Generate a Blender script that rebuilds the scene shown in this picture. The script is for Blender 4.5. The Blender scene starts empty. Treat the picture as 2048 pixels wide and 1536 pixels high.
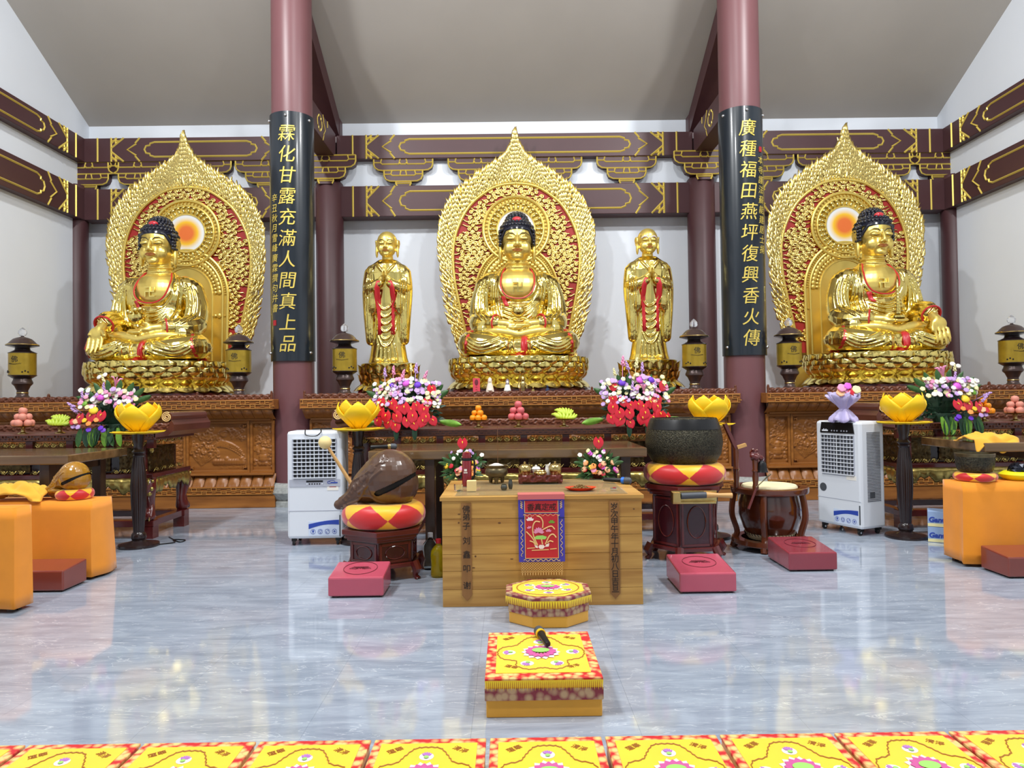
import bpy, bmesh, math, random
import numpy as np
from mathutils import Vector, Matrix, noise
from mathutils.bvhtree import BVHTree
PI = math.pi
sin, cos = math.sin, math.cos
SC = bpy.context.scene
COL = SC.collection
# ---------------------------------------------------------------- camera
FPX, PITCH, ROLL, YAW, CAMH = 1420.0, math.radians(1.09), math.radians(0.75), math.radians(0.24), 1.5
_f = Vector((sin(YAW)*cos(PITCH), cos(YAW)*cos(PITCH), sin(PITCH)))
_r0 = Vector((cos(YAW), -sin(YAW), 0)); _u0 = _r0.cross(_f)
_r = _r0*cos(ROLL) - _u0*sin(ROLL); _u = _u0*cos(ROLL) + _r0*sin(ROLL)
CAMP = Vector((0, 0, CAMH))
cam = bpy.data.cameras.new('camera'); camo = bpy.data.objects.new('camera', cam); COL.objects.link(camo)
cam.sensor_width = 36; cam.lens = 36*FPX/2048; cam.clip_start = 0.05; cam.clip_end = 200
camo.matrix_world = Matrix(((_r.x, _u.x, -_f.x, CAMP.x), (_r.y, _u.y, -_f.y, CAMP.y), (_r.z, _u.z, -_f.z, CAMP.z), (0, 0, 0, 1)))
SC.camera = camo
def ray(px, py): return _r*((px-1024)/FPX) + _u*((768-py)/FPX) + _f
def at(px, py, D):
    d = ray(px, py); return CAMP + d*(D/d.y)
def gnd(px, py, z=0.0):
    d = ray(px, py); return CAMP + d*((z-CAMH)/d.z)
# ---------------------------------------------------------------- world, lights, exposure
w = bpy.data.worlds.new('world'); SC.world = w; w.use_nodes = True
bg = w.node_tree.nodes['Background']; bg.inputs[0].default_value = (0.93, 0.97, 1.0, 1); bg.inputs[1].default_value = 0.6
def area(name, loc, target, size, power, col=(0.97, 0.99, 1.0), spread=PI):
    l = bpy.data.lights.new(name, 'AREA'); l.shape = 'DISK'; l.size = size; l.energy = power; l.color = col; l.spread = spread
    o = bpy.data.objects.new(name, l); COL.objects.link(o); o.location = loc
    o.rotation_euler = (Vector(target)-Vector(loc)).to_track_quat('-Z', 'Y').to_euler(); return o
for sx in (-1, 1):
    area('hall_lamp', (0.15+4.6*sx, 5.6, 8.6), (0.15+1.6*sx, 10.5, 2.2), 0.4, 260)
    area('hall_lamp', (0.15+4.2*sx, 1.6, 8.8), (0.15+0.8*sx, 5.5, 0.0), 0.4, 230)
area('hall_lamp', (0.15, 4.2, 9.6), (0.15, 8.5, 1.0), 0.6, 200)
SC.view_settings.view_transform = 'Standard'; SC.view_settings.look = 'None'
SC.view_settings.exposure = 0.45; SC.view_settings.gamma = 1.0; SC.view_settings.use_curve_mapping = False
# ---------------------------------------------------------------- materials
MATS = {}
def srgb(r, g, b):
    f = lambda c: (c/255/12.92) if c/255 <= 0.04045 else ((c/255+0.055)/1.055)**2.4
    return (f(r), f(g), f(b), 1)
def mat(name, col=(0.5, 0.5, 0.5, 1), rough=0.5, metal=0.0, noise_amt=0.0, noise_scale=5.0, col2=None, bump=0.0, bump_scale=30.0, coat=0.0, trans=0.0, alpha=1.0, emit=None, emit_s=0.0, kind='noise', stretch=(1, 1, 1), spec=0.5, ior=1.45, sheen=0.0, detail=4.0):
    m = bpy.data.materials.new(name); m.use_nodes = True; nt = m.node_tree; b = nt.nodes['Principled BSDF']
    b.inputs['Base Color'].default_value = col; b.inputs['Roughness'].default_value = rough; b.inputs['Metallic'].default_value = metal
    b.inputs['Specular IOR Level'].default_value = spec; b.inputs['IOR'].default_value = ior
    if coat: b.inputs['Coat Weight'].default_value = coat; b.inputs['Coat Roughness'].default_value = 0.08
    if sheen: b.inputs['Sheen Weight'].default_value = sheen
    if trans: b.inputs['Transmission Weight'].default_value = trans
    if alpha < 1: b.inputs['Alpha'].default_value = alpha
    if emit: b.inputs['Emission Color'].default_value = emit; b.inputs['Emission Strength'].default_value = emit_s
    if noise_amt or col2 or bump:
        tc = nt.nodes.new('ShaderNodeTexCoord'); mp = nt.nodes.new('ShaderNodeMapping'); mp.inputs['Scale'].default_value = stretch
        nt.links.new(tc.outputs['Object'], mp.inputs['Vector'])
        if col2 is None: col2 = (col[0]*(1-noise_amt), col[1]*(1-noise_amt), col[2]*(1-noise_amt), 1)
        if kind == 'noise':
            tx = nt.nodes.new('ShaderNodeTexNoise'); tx.inputs['Scale'].default_value = noise_scale; tx.inputs['Detail'].default_value = detail
            out = tx.outputs['Fac']
        elif kind == 'voronoi':
            tx = nt.nodes.new('ShaderNodeTexVoronoi'); tx.inputs['Scale'].default_value = noise_scale; out = tx.outputs['Distance']
        elif kind == 'wave':
            tx = nt.nodes.new('ShaderNodeTexWave'); tx.inputs['Scale'].default_value = noise_scale; tx.inputs['Distortion'].default_value = 6; tx.inputs['Detail'].default_value = 3; tx.inputs['Detail Scale'].default_value = 1.5
            out = tx.outputs['Fac']
        nt.links.new(mp.outputs['Vector'], tx.inputs['Vector'])
        rp = nt.nodes.new('ShaderNodeValToRGB'); rp.color_ramp.elements[0].position = 0.3; rp.color_ramp.elements[1].position = 0.7
        rp.color_ramp.elements[0].color = col2; rp.color_ramp.elements[1].color = col
        nt.links.new(out, rp.inputs['Fac']); nt.links.new(rp.outputs['Color'], b.inputs['Base Color'])
        if bump:
            bn = nt.nodes.new('ShaderNodeTexNoise'); bn.inputs['Scale'].default_value = bump_scale; bn.inputs['Detail'].default_value = 3
            nt.links.new(mp.outputs['Vector'], bn.inputs['Vector'])
            bp = nt.nodes.new('ShaderNodeBump'); bp.inputs['Strength'].default_value = bump; bp.inputs['Distance'].default_value = 0.02
            nt.links.new(bn.outputs['Fac'], bp.inputs['Height']); nt.links.new(bp.outputs['Normal'], b.inputs['Normal'])
    MATS[name] = m
    return m
def wood(name, light, dark, rough=0.4, scale=3.0, stretch=(0.35, 3, 3), coat=0.0):
    return mat(name, light, rough, col2=dark, noise_scale=scale, stretch=stretch, coat=coat, detail=6.0)
M = MATS
mat('wall_white', srgb(226, 231, 238), 0.7, noise_scale=1.2, noise_amt=0.03)
mat('ceiling_plaster', srgb(184, 178, 170), 0.8, noise_amt=0.10, noise_scale=0.6)
mat('maroon', srgb(76, 46, 49), 0.45, noise_amt=0.08, noise_scale=3)
mat('maroon_pillar', srgb(112, 72, 75), 0.4, noise_amt=0.05, noise_scale=2)
mat('gold_line', srgb(226, 200, 96), 0.35, metal=0.3)
mat('gold', (0.90, 0.72, 0.22, 1), 0.17, metal=1.0, noise_amt=0.10, noise_scale=4, bump=0.05, bump_scale=9)
mat('gold_satin', (0.87, 0.66, 0.17, 1), 0.34, metal=0.8, noise_amt=0.06, noise_scale=3)
mat('gold_rough', (0.84, 0.65, 0.22, 1), 0.27, metal=1.0)
mat('gold_dark', (0.42, 0.27, 0.07, 1), 0.35, metal=0.9, noise_amt=0.5, noise_scale=30)
mat('brass', (0.62, 0.46, 0.18, 1), 0.25, metal=1.0, noise_amt=0.2, noise_scale=30)
mat('brass_dark', (0.20, 0.16, 0.09, 1), 0.38, metal=0.9, noise_amt=0.4, noise_scale=25)
mat('red_panel', srgb(160, 40, 34), 0.5)
mat('red_paint', srgb(190, 42, 48), 0.35)
mat('hair_blue', srgb(22, 25, 38), 0.18, coat=0.6)
mat('jewel_red', srgb(190, 36, 50), 0.12, coat=1.0)
mat('lip_brown', srgb(150, 84, 40), 0.4)
mat('brow_dark', srgb(50, 38, 20), 0.5)
mat('white_glaze', srgb(238, 236, 230), 0.2, coat=0.5)
mat('white_plastic', srgb(222, 227, 234), 0.35)
mat('grey_plastic', srgb(178, 182, 194), 0.4)
mat('black_plastic', srgb(18, 18, 20), 0.35)
mat('black_board', srgb(22, 30, 38), 0.28, coat=0.3)
mat('black_ink', srgb(30, 24, 20), 0.6)
mat('chrome', (0.75, 0.75, 0.76, 1), 0.15, metal=1.0)
mat('seal_red', srgb(170, 30, 40), 0.5)
mat('stone', srgb(170, 172, 168), 0.6, noise_amt=0.35, noise_scale=25, bump=0.3)
wood('carved_wood', srgb(166, 106, 46), srgb(120, 70, 26), 0.36, 4)
wood('carved_wood_red', srgb(122, 70, 44), srgb(84, 44, 28), 0.38, 4)
mat('maroon_lacquer', srgb(84, 30, 30), 0.22, coat=0.5, noise_amt=0.25, noise_scale=4)
mat('dark_lacquer', srgb(34, 16, 18), 0.25, coat=0.4)
wood('slab_wood', srgb(130, 100, 64), srgb(84, 62, 38), 0.18, 2.5, (0.3, 4, 4), coat=0.5)
wood('pine', srgb(206, 160, 84), srgb(160, 112, 50), 0.4, 2.2, (0.5, 5, 9))
wood('pine_dark', srgb(160, 112, 60), srgb(120, 80, 38), 0.45, 2.5, (5, 5, 0.6))
mat('dark_turned', srgb(38, 26, 26), 0.28, coat=0.4)
mat('bronze_brown', srgb(74, 58, 54), 0.32, metal=0.35)
mat('lotus_yellow', srgb(252, 208, 26), 0.5, noise_amt=0.05, noise_scale=4)
mat('cloth_orange', srgb(246, 150, 20), 0.75, noise_amt=0.10, noise_scale=5, sheen=0.3)
mat('cloth_saffron', srgb(244, 178, 50), 0.8, noise_amt=0.10, noise_scale=8, sheen=0.2)
mat('cushion_red', srgb(204, 34, 36), 0.38, sheen=0.4)
mat('cushion_yellow', srgb(250, 186, 30), 0.4, sheen=0.4)
mat('vinyl_pink', srgb(196, 84, 104), 0.22, coat=0.6, bump=0.12, bump_scale=6, noise_amt=0.12, noise_scale=3)
mat('vinyl_brown', srgb(134, 62, 50), 0.25, coat=0.6, bump=0.12, bump_scale=6, noise_amt=0.15, noise_scale=3)
mat('fish_brown', srgb(94, 66, 50), 0.3, coat=0.3, noise_amt=0.25, noise_scale=2.5)
mat('fish_ochre', srgb(172, 120, 26), 0.25, coat=0.6, noise_amt=0.2, noise_scale=4)
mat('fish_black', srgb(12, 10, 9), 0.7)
mat('mallet_cream', srgb(238, 214, 150), 0.6)
mat('mallet_wood', srgb(204, 158, 96), 0.45)
mat('bowl_black', srgb(78, 74, 58), 0.32, metal=0.6, col2=srgb(30, 29, 24), noise_scale=70, bump=0.6, bump_scale=90)
mat('drum_wood', srgb(96, 42, 20), 0.16, coat=0.8, noise_amt=0.5, noise_scale=2.2)
mat('drum_skin', srgb(240, 228, 186), 0.55)
mat('red_wood', srgb(98, 32, 30), 0.22, coat=0.6, noise_amt=0.3, noise_scale=3)
mat('glass', (0.9, 0.97, 0.94, 1), 0.02, trans=1.0, ior=1.3)
mat('crystal', (0.97, 0.98, 1, 1), 0.03, trans=0.85, ior=1.4)
mat('oil', srgb(196, 170, 20), 0.08, trans=0.7, ior=1.4)
mat('green_leaf', srgb(62, 104, 52), 0.45, noise_amt=0.4, noise_scale=8)
mat('green_light', srgb(126, 178, 60), 0.4, noise_amt=0.3, noise_scale=8)
mat('green_dark', srgb(34, 64, 44), 0.45)
mat('fl_red', srgb(206, 34, 52), 0.3, coat=0.3)
mat('fl_white', srgb(240, 236, 226), 0.6)
mat('fl_cream', srgb(236, 228, 170), 0.6)
mat('fl_pink', srgb(232, 150, 186), 0.6)
mat('fl_lilac', srgb(196, 160, 214), 0.6)
mat('fl_magenta', srgb(212, 92, 204), 0.5)
mat('fl_purple', srgb(106, 50, 190), 0.5)
mat('fl_yellow', srgb(248, 206, 50), 0.55)
mat('fl_orange', srgb(240, 150, 70), 0.55)
mat('fl_peach', srgb(246, 186, 140), 0.55)
mat('orange_fruit', srgb(244, 150, 20), 0.4, bump=0.1, bump_scale=80)
mat('apple_pink', srgb(218, 104, 108), 0.4, noise_amt=0.2, noise_scale=12)
mat('peach_skin', srgb(230, 150, 130), 0.55, noise_amt=0.2, noise_scale=10)
mat('banana_green', srgb(190, 210, 66), 0.4, noise_amt=0.15, noise_scale=10)
mat('tulle', srgb(206, 196, 236), 0.6, alpha=0.75)
mat('paper_red', srgb(214, 70, 84), 0.6)
mat('thermos_red', srgb(128, 18, 26), 0.2, coat=0.6)
mat('plate_red', srgb(226, 62, 30), 0.3)
mat('tray_red', srgb(104, 34, 22), 0.3, coat=0.4)
mat('blue_plastic', srgb(36, 110, 220), 0.35)
mat('blue_print', srgb(44, 72, 168), 0.4)
mat('box_blue', srgb(150, 176, 214), 0.5)
mat('navy', srgb(30, 48, 80), 0.4)
mat('yellow_bright', srgb(240, 230, 20), 0.5)
mat('incense', srgb(120, 80, 50), 0.8)
mat('ash', srgb(206, 196, 190), 0.9)
mat('gold_dark_yellow', srgb(176, 146, 48), 0.3, metal=0.55, noise_amt=0.25, noise_scale=8)
mat('maroon_top', srgb(96, 52, 42), 0.3, coat=0.3, noise_amt=0.2, noise_scale=3)
mat('carved_gilt', (0.62, 0.47, 0.14, 1), 0.3, metal=0.9, noise_amt=0.45, noise_scale=25)
mat('gilt_dark', (0.13, 0.085, 0.03, 1), 0.35, metal=0.7, noise_amt=0.7, noise_scale=18)
wood('slab_leg', srgb(70, 50, 38), srgb(44, 30, 24), .3, 3, (4, 4, .5))
mat('grey_dark', srgb(74, 78, 84), .5); mat('box_pale', srgb(206, 218, 238), .4)
mat('red_wood_dark', srgb(64, 18, 26), .22, coat=.6, noise_amt=.25, noise_scale=3)
mat('red_brown', srgb(108, 54, 30), .2, coat=.6, noise_amt=.35, noise_scale=3)
mat('print_dark', srgb(112, 40, 52), .5)
mat('vinyl_rose', srgb(150, 58, 70), .25, coat=.6, bump=.15, bump_scale=8, noise_amt=.12, noise_scale=3)
mat('foil_dark', srgb(30, 34, 46), .25, metal=.5)
mat('brocade', srgb(206, 40, 46), .5, col2=srgb(240, 204, 130), kind='voronoi', noise_scale=28)
mat('brocade_maroon', srgb(134, 50, 62), .5, col2=srgb(190, 158, 120), kind='voronoi', noise_scale=26)
mat('silk_yellow', srgb(250, 214, 40), .45, noise_amt=.06, noise_scale=6, bump=.1, bump_scale=10, sheen=.3)
mat('silk_gold', srgb(232, 168, 48), .42, noise_amt=.12, noise_scale=5, bump=.15, bump_scale=8, sheen=.3)
mat('thread_brown', srgb(172, 110, 40), .6); mat('thread_pink', srgb(206, 92, 156), .5); mat('thread_white', srgb(246, 232, 228), .6); mat('thread_green', srgb(160, 220, 110), .5); mat('thread_lilac', srgb(182, 120, 196), .5)
mat('satin_red', srgb(190, 26, 44), .35, sheen=.3); mat('satin_blue', srgb(60, 56, 178), .4, sheen=.3); mat('satin_rose', srgb(204, 104, 108), .35); mat('thread_gold', srgb(232, 196, 130), .5)
mat('glass_green', (0.55, 0.66, 0.58, 1), 0.03, trans=0.5, ior=1.2, alpha=.28)
mat('carved_light', srgb(192, 134, 66), .4, noise_amt=.15, noise_scale=6); mat('pine_knot', srgb(104, 66, 30), .5); mat('pewter', srgb(92, 94, 88), .35, metal=.8); mat('bead_brown', srgb(150, 120, 70), .4, noise_amt=.5, noise_scale=60); mat('fl_cream_white', srgb(240, 224, 206), .25, coat=.4); mat('fl_lilac_grey', srgb(120, 104, 120), .3); mat('yellow_cap', srgb(246, 190, 30), .4)
# ---------------------------------------------------------------- mesh builder
class MB:
    def __init__(s): s.v = []; s.f = []; s.m = []
    def add(s, V, F, mi=0, T=None):
        o = len(s.v)
        s.v += [tuple(T @ Vector(p)) for p in V] if T is not None else [tuple(p) for p in V]
        s.f += [tuple(i+o for i in q) for q in F]; s.m += [mi]*len(F); return s
    def box(s, c, d, mi=0, rz=0, T=None):
        x, y, z = d[0]/2, d[1]/2, d[2]/2
        V = [Vector((sx*x, sy*y, sz*z)) for sx in (-1, 1) for sy in (-1, 1) for sz in (-1, 1)]
        R = Matrix.Rotation(rz, 3, 'Z'); V = [R @ p + Vector(c) for p in V]
        return s.add(V, [(0, 1, 3, 2), (4, 6, 7, 5), (0, 4, 5, 1), (2, 3, 7, 6), (0, 2, 6, 4), (1, 5, 7, 3)], mi, T)
    def lathe(s, prof, n=24, c=(0, 0, 0), mi=0, T=None, sx=1, sy=1, a0=0.0, a1=2*PI, flute=0, fl_amt=0):
        full = abs(a1-a0-2*PI) < 1e-6; k = n if full else n+1; V = []
        for r, z in prof:
            for i in range(k):
                a = a0+(a1-a0)*i/n; q = r*(1-fl_amt*(0.5+0.5*cos(a*flute))) if flute else r
                V.append((c[0]+q*cos(a)*sx, c[1]+q*sin(a)*sy, c[2]+z))
        F = []
        for j in range(len(prof)-1):
            for i in range(n):
                i2 = (i+1) % k; F.append((j*k+i, j*k+i2, (j+1)*k+i2, (j+1)*k+i))
        if full:
            if prof[0][0] > 1e-5: F.append(tuple(range(n-1, -1, -1)))
            if prof[-1][0] > 1e-5: F.append(tuple((len(prof)-1)*k+i for i in range(n)))
        return s.add(V, F, mi, T)
    def tube(s, pts, r, n=8, mi=0, T=None, cap=True, sq=1.0, up=None):
        P = [Vector(p) for p in pts]; m = len(P); R = r if isinstance(r, (list, tuple)) else [r]*m
        V = []; ref = None
        for i, p in enumerate(P):
            t = (P[min(i+1, m-1)]-P[max(i-1, 0)])
            if t.length < 1e-9: t = Vector((0, 0, 1))
            t.normalize()
            if up is not None: a = Vector(up) - t*t.dot(Vector(up))
            elif ref is None: a = t.orthogonal()
            else: a = ref - t*t.dot(ref)
            if a.length < 1e-6: a = t.orthogonal()
            a.normalize(); ref = a; b = t.cross(a)
            for k in range(n):
                an = 2*PI*k/n; V.append(p + a*(R[i]*sq*cos(an)) + b*(R[i]*sin(an)))
        F = [(i*n+k, i*n+(k+1) % n, (i+1)*n+(k+1) % n, (i+1)*n+k) for i in range(m-1) for k in range(n)]
        if cap: F += [tuple(range(n-1, -1, -1)), tuple((m-1)*n+k for k in range(n))]
        return s.add(V, F, mi, T)
    def ell(s, c, r, nu=16, nv=10, mi=0, T=None, R=None):
        if not isinstance(r, (list, tuple)): r = (r, r, r)
        V = [Vector((0, 0, -r[2]))]
        for j in range(1, nv):
            p = -PI/2+PI*j/nv
            for i in range(nu):
                a = 2*PI*i/nu; V.append(Vector((r[0]*cos(p)*cos(a), r[1]*cos(p)*sin(a), r[2]*sin(p))))
        V.append(Vector((0, 0, r[2])))
        if R is not None: V = [R @ p for p in V]
        V = [p+Vector(c) for p in V]; F = [(0, 1+(i+1) % nu, 1+i) for i in range(nu)]
        for j in range(nv-2):
            for i in range(nu): F.append((1+j*nu+i, 1+j*nu+(i+1) % nu, 1+(j+1)*nu+(i+1) % nu, 1+(j+1)*nu+i))
        e = len(V)-1; b = 1+(nv-2)*nu; F += [(b+i, b+(i+1) % nu, e) for i in range(nu)]
        return s.add(V, F, mi, T)
    def prism(s, poly, y0, y1, mi=0, T=None):
        n = len(poly); V = [(x, y0, z) for x, z in poly]+[(x, y1, z) for x, z in poly]
        F = [tuple(range(n)), tuple(range(2*n-1, n-1, -1))]+[(i, n+i, n+(i+1) % n, (i+1) % n) for i in range(n)]
        return s.add(V, F, mi, T)
    def prismz(s, poly, z0, z1, mi=0, T=None):
        n = len(poly); V = [(x, y, z0) for x, y in poly]+[(x, y, z1) for x, y in poly]
        F = [tuple(range(n-1, -1, -1)), tuple(range(n, 2*n))]+[(i, (i+1) % n, n+(i+1) % n, n+i) for i in range(n)]
        return s.add(V, F, mi, T)
    def grid(s, rows, mi=0, T=None, wrap=False):
        nr, nc = len(rows), len(rows[0]); V = [p for r in rows for p in r]
        F = [(j*nc+i, j*nc+(i+1) % nc, (j+1)*nc+(i+1) % nc, (j+1)*nc+i) for j in range(nr-1) for i in range(nc if wrap else nc-1)]
        return s.add(V, F, mi, T)
    def mesh(s, name, smooth=False, angle=0.7):
        me = bpy.data.meshes.new(name); me.from_pydata(s.v, [], s.f)
        if any(s.m): me.polygons.foreach_set('material_index', s.m)
        if smooth:
            me.shade_smooth()
            if angle: me.set_sharp_from_angle(angle=angle)
        me.update(); return me
    def build(s, name, mats, parent=None, smooth=False, angle=0.7, bevel=0, solid=0, sub=0, loc=None, rz=0):
        me = s.mesh(name, smooth, angle)
        for m in (mats if isinstance(mats, (list, tuple)) else [mats]): me.materials.append(MATS[m] if isinstance(m, str) else m)
        o = bpy.data.objects.new(name, me); COL.objects.link(o); o.parent = parent
        if loc: o.location = loc
        o.rotation_euler.z = rz
        if solid:
            q = o.modifiers.new('solid', 'SOLIDIFY'); q.thickness = solid; q.offset = 0
        if sub:
            q = o.modifiers.new('sub', 'SUBSURF'); q.levels = sub; q.render_levels = sub
        if bevel:
            q = o.modifiers.new('bevel', 'BEVEL'); q.width = bevel; q.segments = 2; q.limit_method = 'ANGLE'
        return o
def tag(o, label=None, cat=None, group=None, kind=None):
    if label: o['label'] = label
    if cat: o['category'] = cat
    if group: o['group'] = group
    if kind: o['kind'] = kind
    return o
def thing(name, loc=(0, 0, 0), rz=0, label=None, cat=None, group=None, kind=None):
    o = bpy.data.objects.new(name, None); COL.objects.link(o); o.empty_display_size = 0.1
    o.location = loc; o.rotation_euler = (0, 0, rz); return tag(o, label, cat, group, kind)
def copy_tree(o, parent=None):
    c = o.copy(); COL.objects.link(c); c.parent = parent
    for ch in [x for x in bpy.data.objects if x.parent == o]: copy_tree(ch, c)
    return c
def dup(o, loc, rz=0, label=None):
    c = copy_tree(o); c.location = loc; c.rotation_euler.z = rz
    if label: c['label'] = label
    return c
def TR(loc=(0, 0, 0), rz=0, rx=0, ry=0, s=1):
    return Matrix.Translation(Vector(loc)) @ Matrix.Rotation(rz, 4, 'Z') @ Matrix.Rotation(ry, 4, 'Y') @ Matrix.Rotation(rx, 4, 'X') @ Matrix.Scale(s, 4)
def text(name, body, size, matname, parent, T, extrude=0.002, align='CENTER', shear=0.0, bend=None, offset=0.0):
    cu = bpy.data.curves.new(name, 'FONT'); cu.body = body; cu.size = size; cu.extrude = extrude; cu.align_x = align; cu.shear = shear; cu.offset = offset
    o = bpy.data.objects.new(name, cu); COL.objects.link(o)
    dg = bpy.context.evaluated_depsgraph_get(); me = bpy.data.meshes.new_from_object(o.evaluated_get(dg))
    bpy.data.objects.remove(o); bpy.data.curves.remove(cu)
    if bend:
        bm = bmesh.new(); bm.from_mesh(me); bmesh.ops.triangulate(bm, faces=bm.faces[:])
        for _ in range(4):
            ed = [q for q in bm.edges if q.calc_length() > .022]
            if not ed: break
            bmesh.ops.subdivide_edges(bm, edges=ed, cuts=1); bmesh.ops.triangulate(bm, faces=[q for q in bm.faces if len(q.verts) > 3])
        bm.to_mesh(me); bm.free()
    for v in me.vertices:
        p = v.co.copy()
        if bend: p = bend(p)
        v.co = T @ p
    me.materials.clear(); me.materials.append(MATS[matname])
    o = bpy.data.objects.new(name, me); COL.objects.link(o); o.parent = parent; return o
def catmull(pts, n=8, closed=False):
    P = [Vector(p) for p in pts]; m = len(P); out = []
    rng = range(m if closed else m-1)
    for i in rng:
        p0 = P[(i-1) % m] if closed or i > 0 else P[0]; p1 = P[i]; p2 = P[(i+1) % m]; p3 = P[(i+2) % m] if closed or i < m-2 else P[m-1]
        for k in range(n):
            t = k/n; out.append(0.5*((2*p1)+(p2-p0)*t+(2*p0-5*p1+4*p2-p3)*t*t+(3*p1-p0-3*p2+p3)*t**3))
    if not closed: out.append(P[-1])
    return out
AX = 0.155
# ================================================================ structure
WD, WL, WR = 12.8, AX-7.7, AX+7.7
def floor_mat():
    m = bpy.data.materials.new('marble_tile'); m.use_nodes = True; nt = m.node_tree; N = nt.nodes; L = nt.links; b = N['Principled BSDF']
    g = N.new('ShaderNodeNewGeometry'); mp = N.new('ShaderNodeMapping'); mp.inputs['Rotation'].default_value = (0, 0, 0.35); mp.inputs['Scale'].default_value = (0.7, 3.2, 1)
    L.new(g.outputs['Position'], mp.inputs['Vector'])
    n1 = N.new('ShaderNodeTexNoise'); n1.inputs['Scale'].default_value = 3.2; n1.inputs['Detail'].default_value = 8; n1.inputs['Roughness'].default_value = 0.65; n1.inputs['Distortion'].default_value = 0.6
    L.new(mp.outputs['Vector'], n1.inputs['Vector'])
    r1 = N.new('ShaderNodeValToRGB'); r1.color_ramp.elements[0].position = 0.3; r1.color_ramp.elements[1].position = 0.72
    r1.color_ramp.elements[0].color = srgb(134, 144, 160); r1.color_ramp.elements[1].color = srgb(176, 186, 200)
    L.new(n1.outputs['Fac'], r1.inputs['Fac'])
    n2 = N.new('ShaderNodeTexNoise'); n2.inputs['Scale'].default_value = 2.4; n2.inputs['Detail'].default_value = 6; n2.inputs['Distortion'].default_value = 1.4
    L.new(mp.outputs['Vector'], n2.inputs['Vector'])
    r2 = N.new('ShaderNodeValToRGB'); r2.color_ramp.elements[0].position = 0.492; r2.color_ramp.elements[1].position = 0.5; r2.color_ramp.elements[0].color = (0, 0, 0, 1)
    e = r2.color_ramp.elements.new(0.508); e.color = (0, 0, 0, 1); r2.color_ramp.elements[1].color = (1, 1, 1, 1)
    L.new(n2.outputs['Fac'], r2.inputs['Fac'])
    mx = N.new('ShaderNodeMix'); mx.data_type = 'RGBA'; mx.inputs[7].default_value = srgb(216, 222, 230)
    ml = N.new('ShaderNodeMath'); ml.operation = 'MULTIPLY'; ml.inputs[1].default_value = 0.55
    L.new(r2.outputs['Color'], ml.inputs[0]); L.new(ml.outputs[0], mx.inputs[0]); L.new(r1.outputs['Color'], mx.inputs[6]); L.new(mx.outputs[2], b.inputs['Base Color'])
    b.inputs['Roughness'].default_value = 0.07; b.inputs['Specular IOR Level'].default_value = 0.9; b.inputs['IOR'].default_value = 1.6
    MATS['marble_tile'] = m
floor_mat()
mat('grout', srgb(134, 142, 156), 0.5)
fl = MB().box((AX, 5.0, -0.06), (15.8, 18, 0.1)).build('floor', 'grout'); tag(fl, kind='structure')
TS = 0.757
tm = MB().box((0, 0, -0.006), (TS-0.0007, TS-0.0007, 0.012)).mesh('tile'); tm.materials.append(M['marble_tile'])
for i in range(-11, 11):
    for j in range(0, 13):
        x = -0.19+TS*(i+0.5); y = 1.55+TS*(j+0.5)
        if abs(x-AX) > 7.7 or y > 11.2: continue
        o = bpy.data.objects.new('tile', tm); COL.objects.link(o); o.location = (x, y, 0); o.parent = fl
# near strip and strip under the altars, one slab each of the same stone
MB().box((AX, -1.23, -0.006), (15.4, 5.55, 0.012)).box((AX, 12.1, -0.006), (15.4, 1.4, 0.012)).build('tile_strip', 'marble_tile', fl)
wb = MB().box((AX, WD+0.1, 3.4), (15.8, 0.2, 6.9)).build('wall_back', 'wall_white'); tag(wb, kind='structure')
wl = MB().box((WL-0.1, 4.4, 6), (0.2, 17, 12.4)).build('wall_left', 'wall_white'); tag(wl, kind='structure')
wr = MB().box((WR+0.1, 4.4, 6), (0.2, 17, 12.4)).build('wall_right', 'wall_white'); tag(wr, kind='structure')
ZC = 6.5; SL = 0.53; RD = 3.0; ZR = ZC+(WD-RD)*SL
mb = MB(); mb.prism([(WD+0.2, ZC-0.1), (RD, ZR), (-4.2, ZR-(RD+4.2)*SL), (-4.2, ZR-(RD+4.2)*SL+0.2), (RD, ZR+0.2), (WD+0.2, ZC+0.1)], WL-0.2, WR+0.2, T=Matrix(((0, 1, 0, 0), (1, 0, 0, 0), (0, 0, 1, 0), (0, 0, 0, 1))))
tag(mb.build('ceiling', 'ceiling_plaster'), kind='structure')
# front wall behind the camera with three tall doorways open to daylight
mb = MB()
for x0, x1 in ((WL, AX-6.3), (AX-3.9, AX-2.2), (AX+2.2, AX+3.9), (AX+6.3, WR)): mb.box(((x0+x1)/2, -4.1, 2.0), (x1-x0, 0.2, 4.0))
mb.box((AX, -4.1, 5.9), (15.4, 0.2, 3.8))
tag(mb.build('wall_front', 'wall_white'), kind='structure')
# --- beams with painted gold lines
def beam_lines(L, h):
    out = []; z = h/2
    for s in (-1, 1):
        e = s*L/2; k = lambda d: e-s*d
        out.append([(k(.28), -z), (k(.28), z)]); out.append([(k(.52), -z), (k(.52), z)])
        for q in (-1, 1):
            out.append([(k(.52), q*z*.15), (k(.74), q*z)]); out.append([(k(.52), q*z*.55), (k(.62), q*z)])
            out.append([(k(.52), q*z*.75), (k(.66), q*z*.72)]); out.append([(k(.6), q*z*.5), (k(.6), q*z)])
        out.append([(k(1.02), -z), (k(.94), -z*.55), (k(.96), -z*.5), (k(.8), 0), (k(.96), z*.5), (k(.94), z*.55), (k(1.02), z)])
    c = [(L/2-1.28, z*.62), (L/2-1.2, z*.5), (L/2-1.2, z*.36), (L/2-1.13, z*.3), (L/2-1.1, 0), (L/2-1.13, -z*.3), (L/2-1.2, -z*.36), (L/2-1.2, -z*.5), (L/2-1.28, -z*.62)]
    out.append(c+[(-x, zz) for x, zz in reversed(c)]+[c[0]])
    return out
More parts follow.
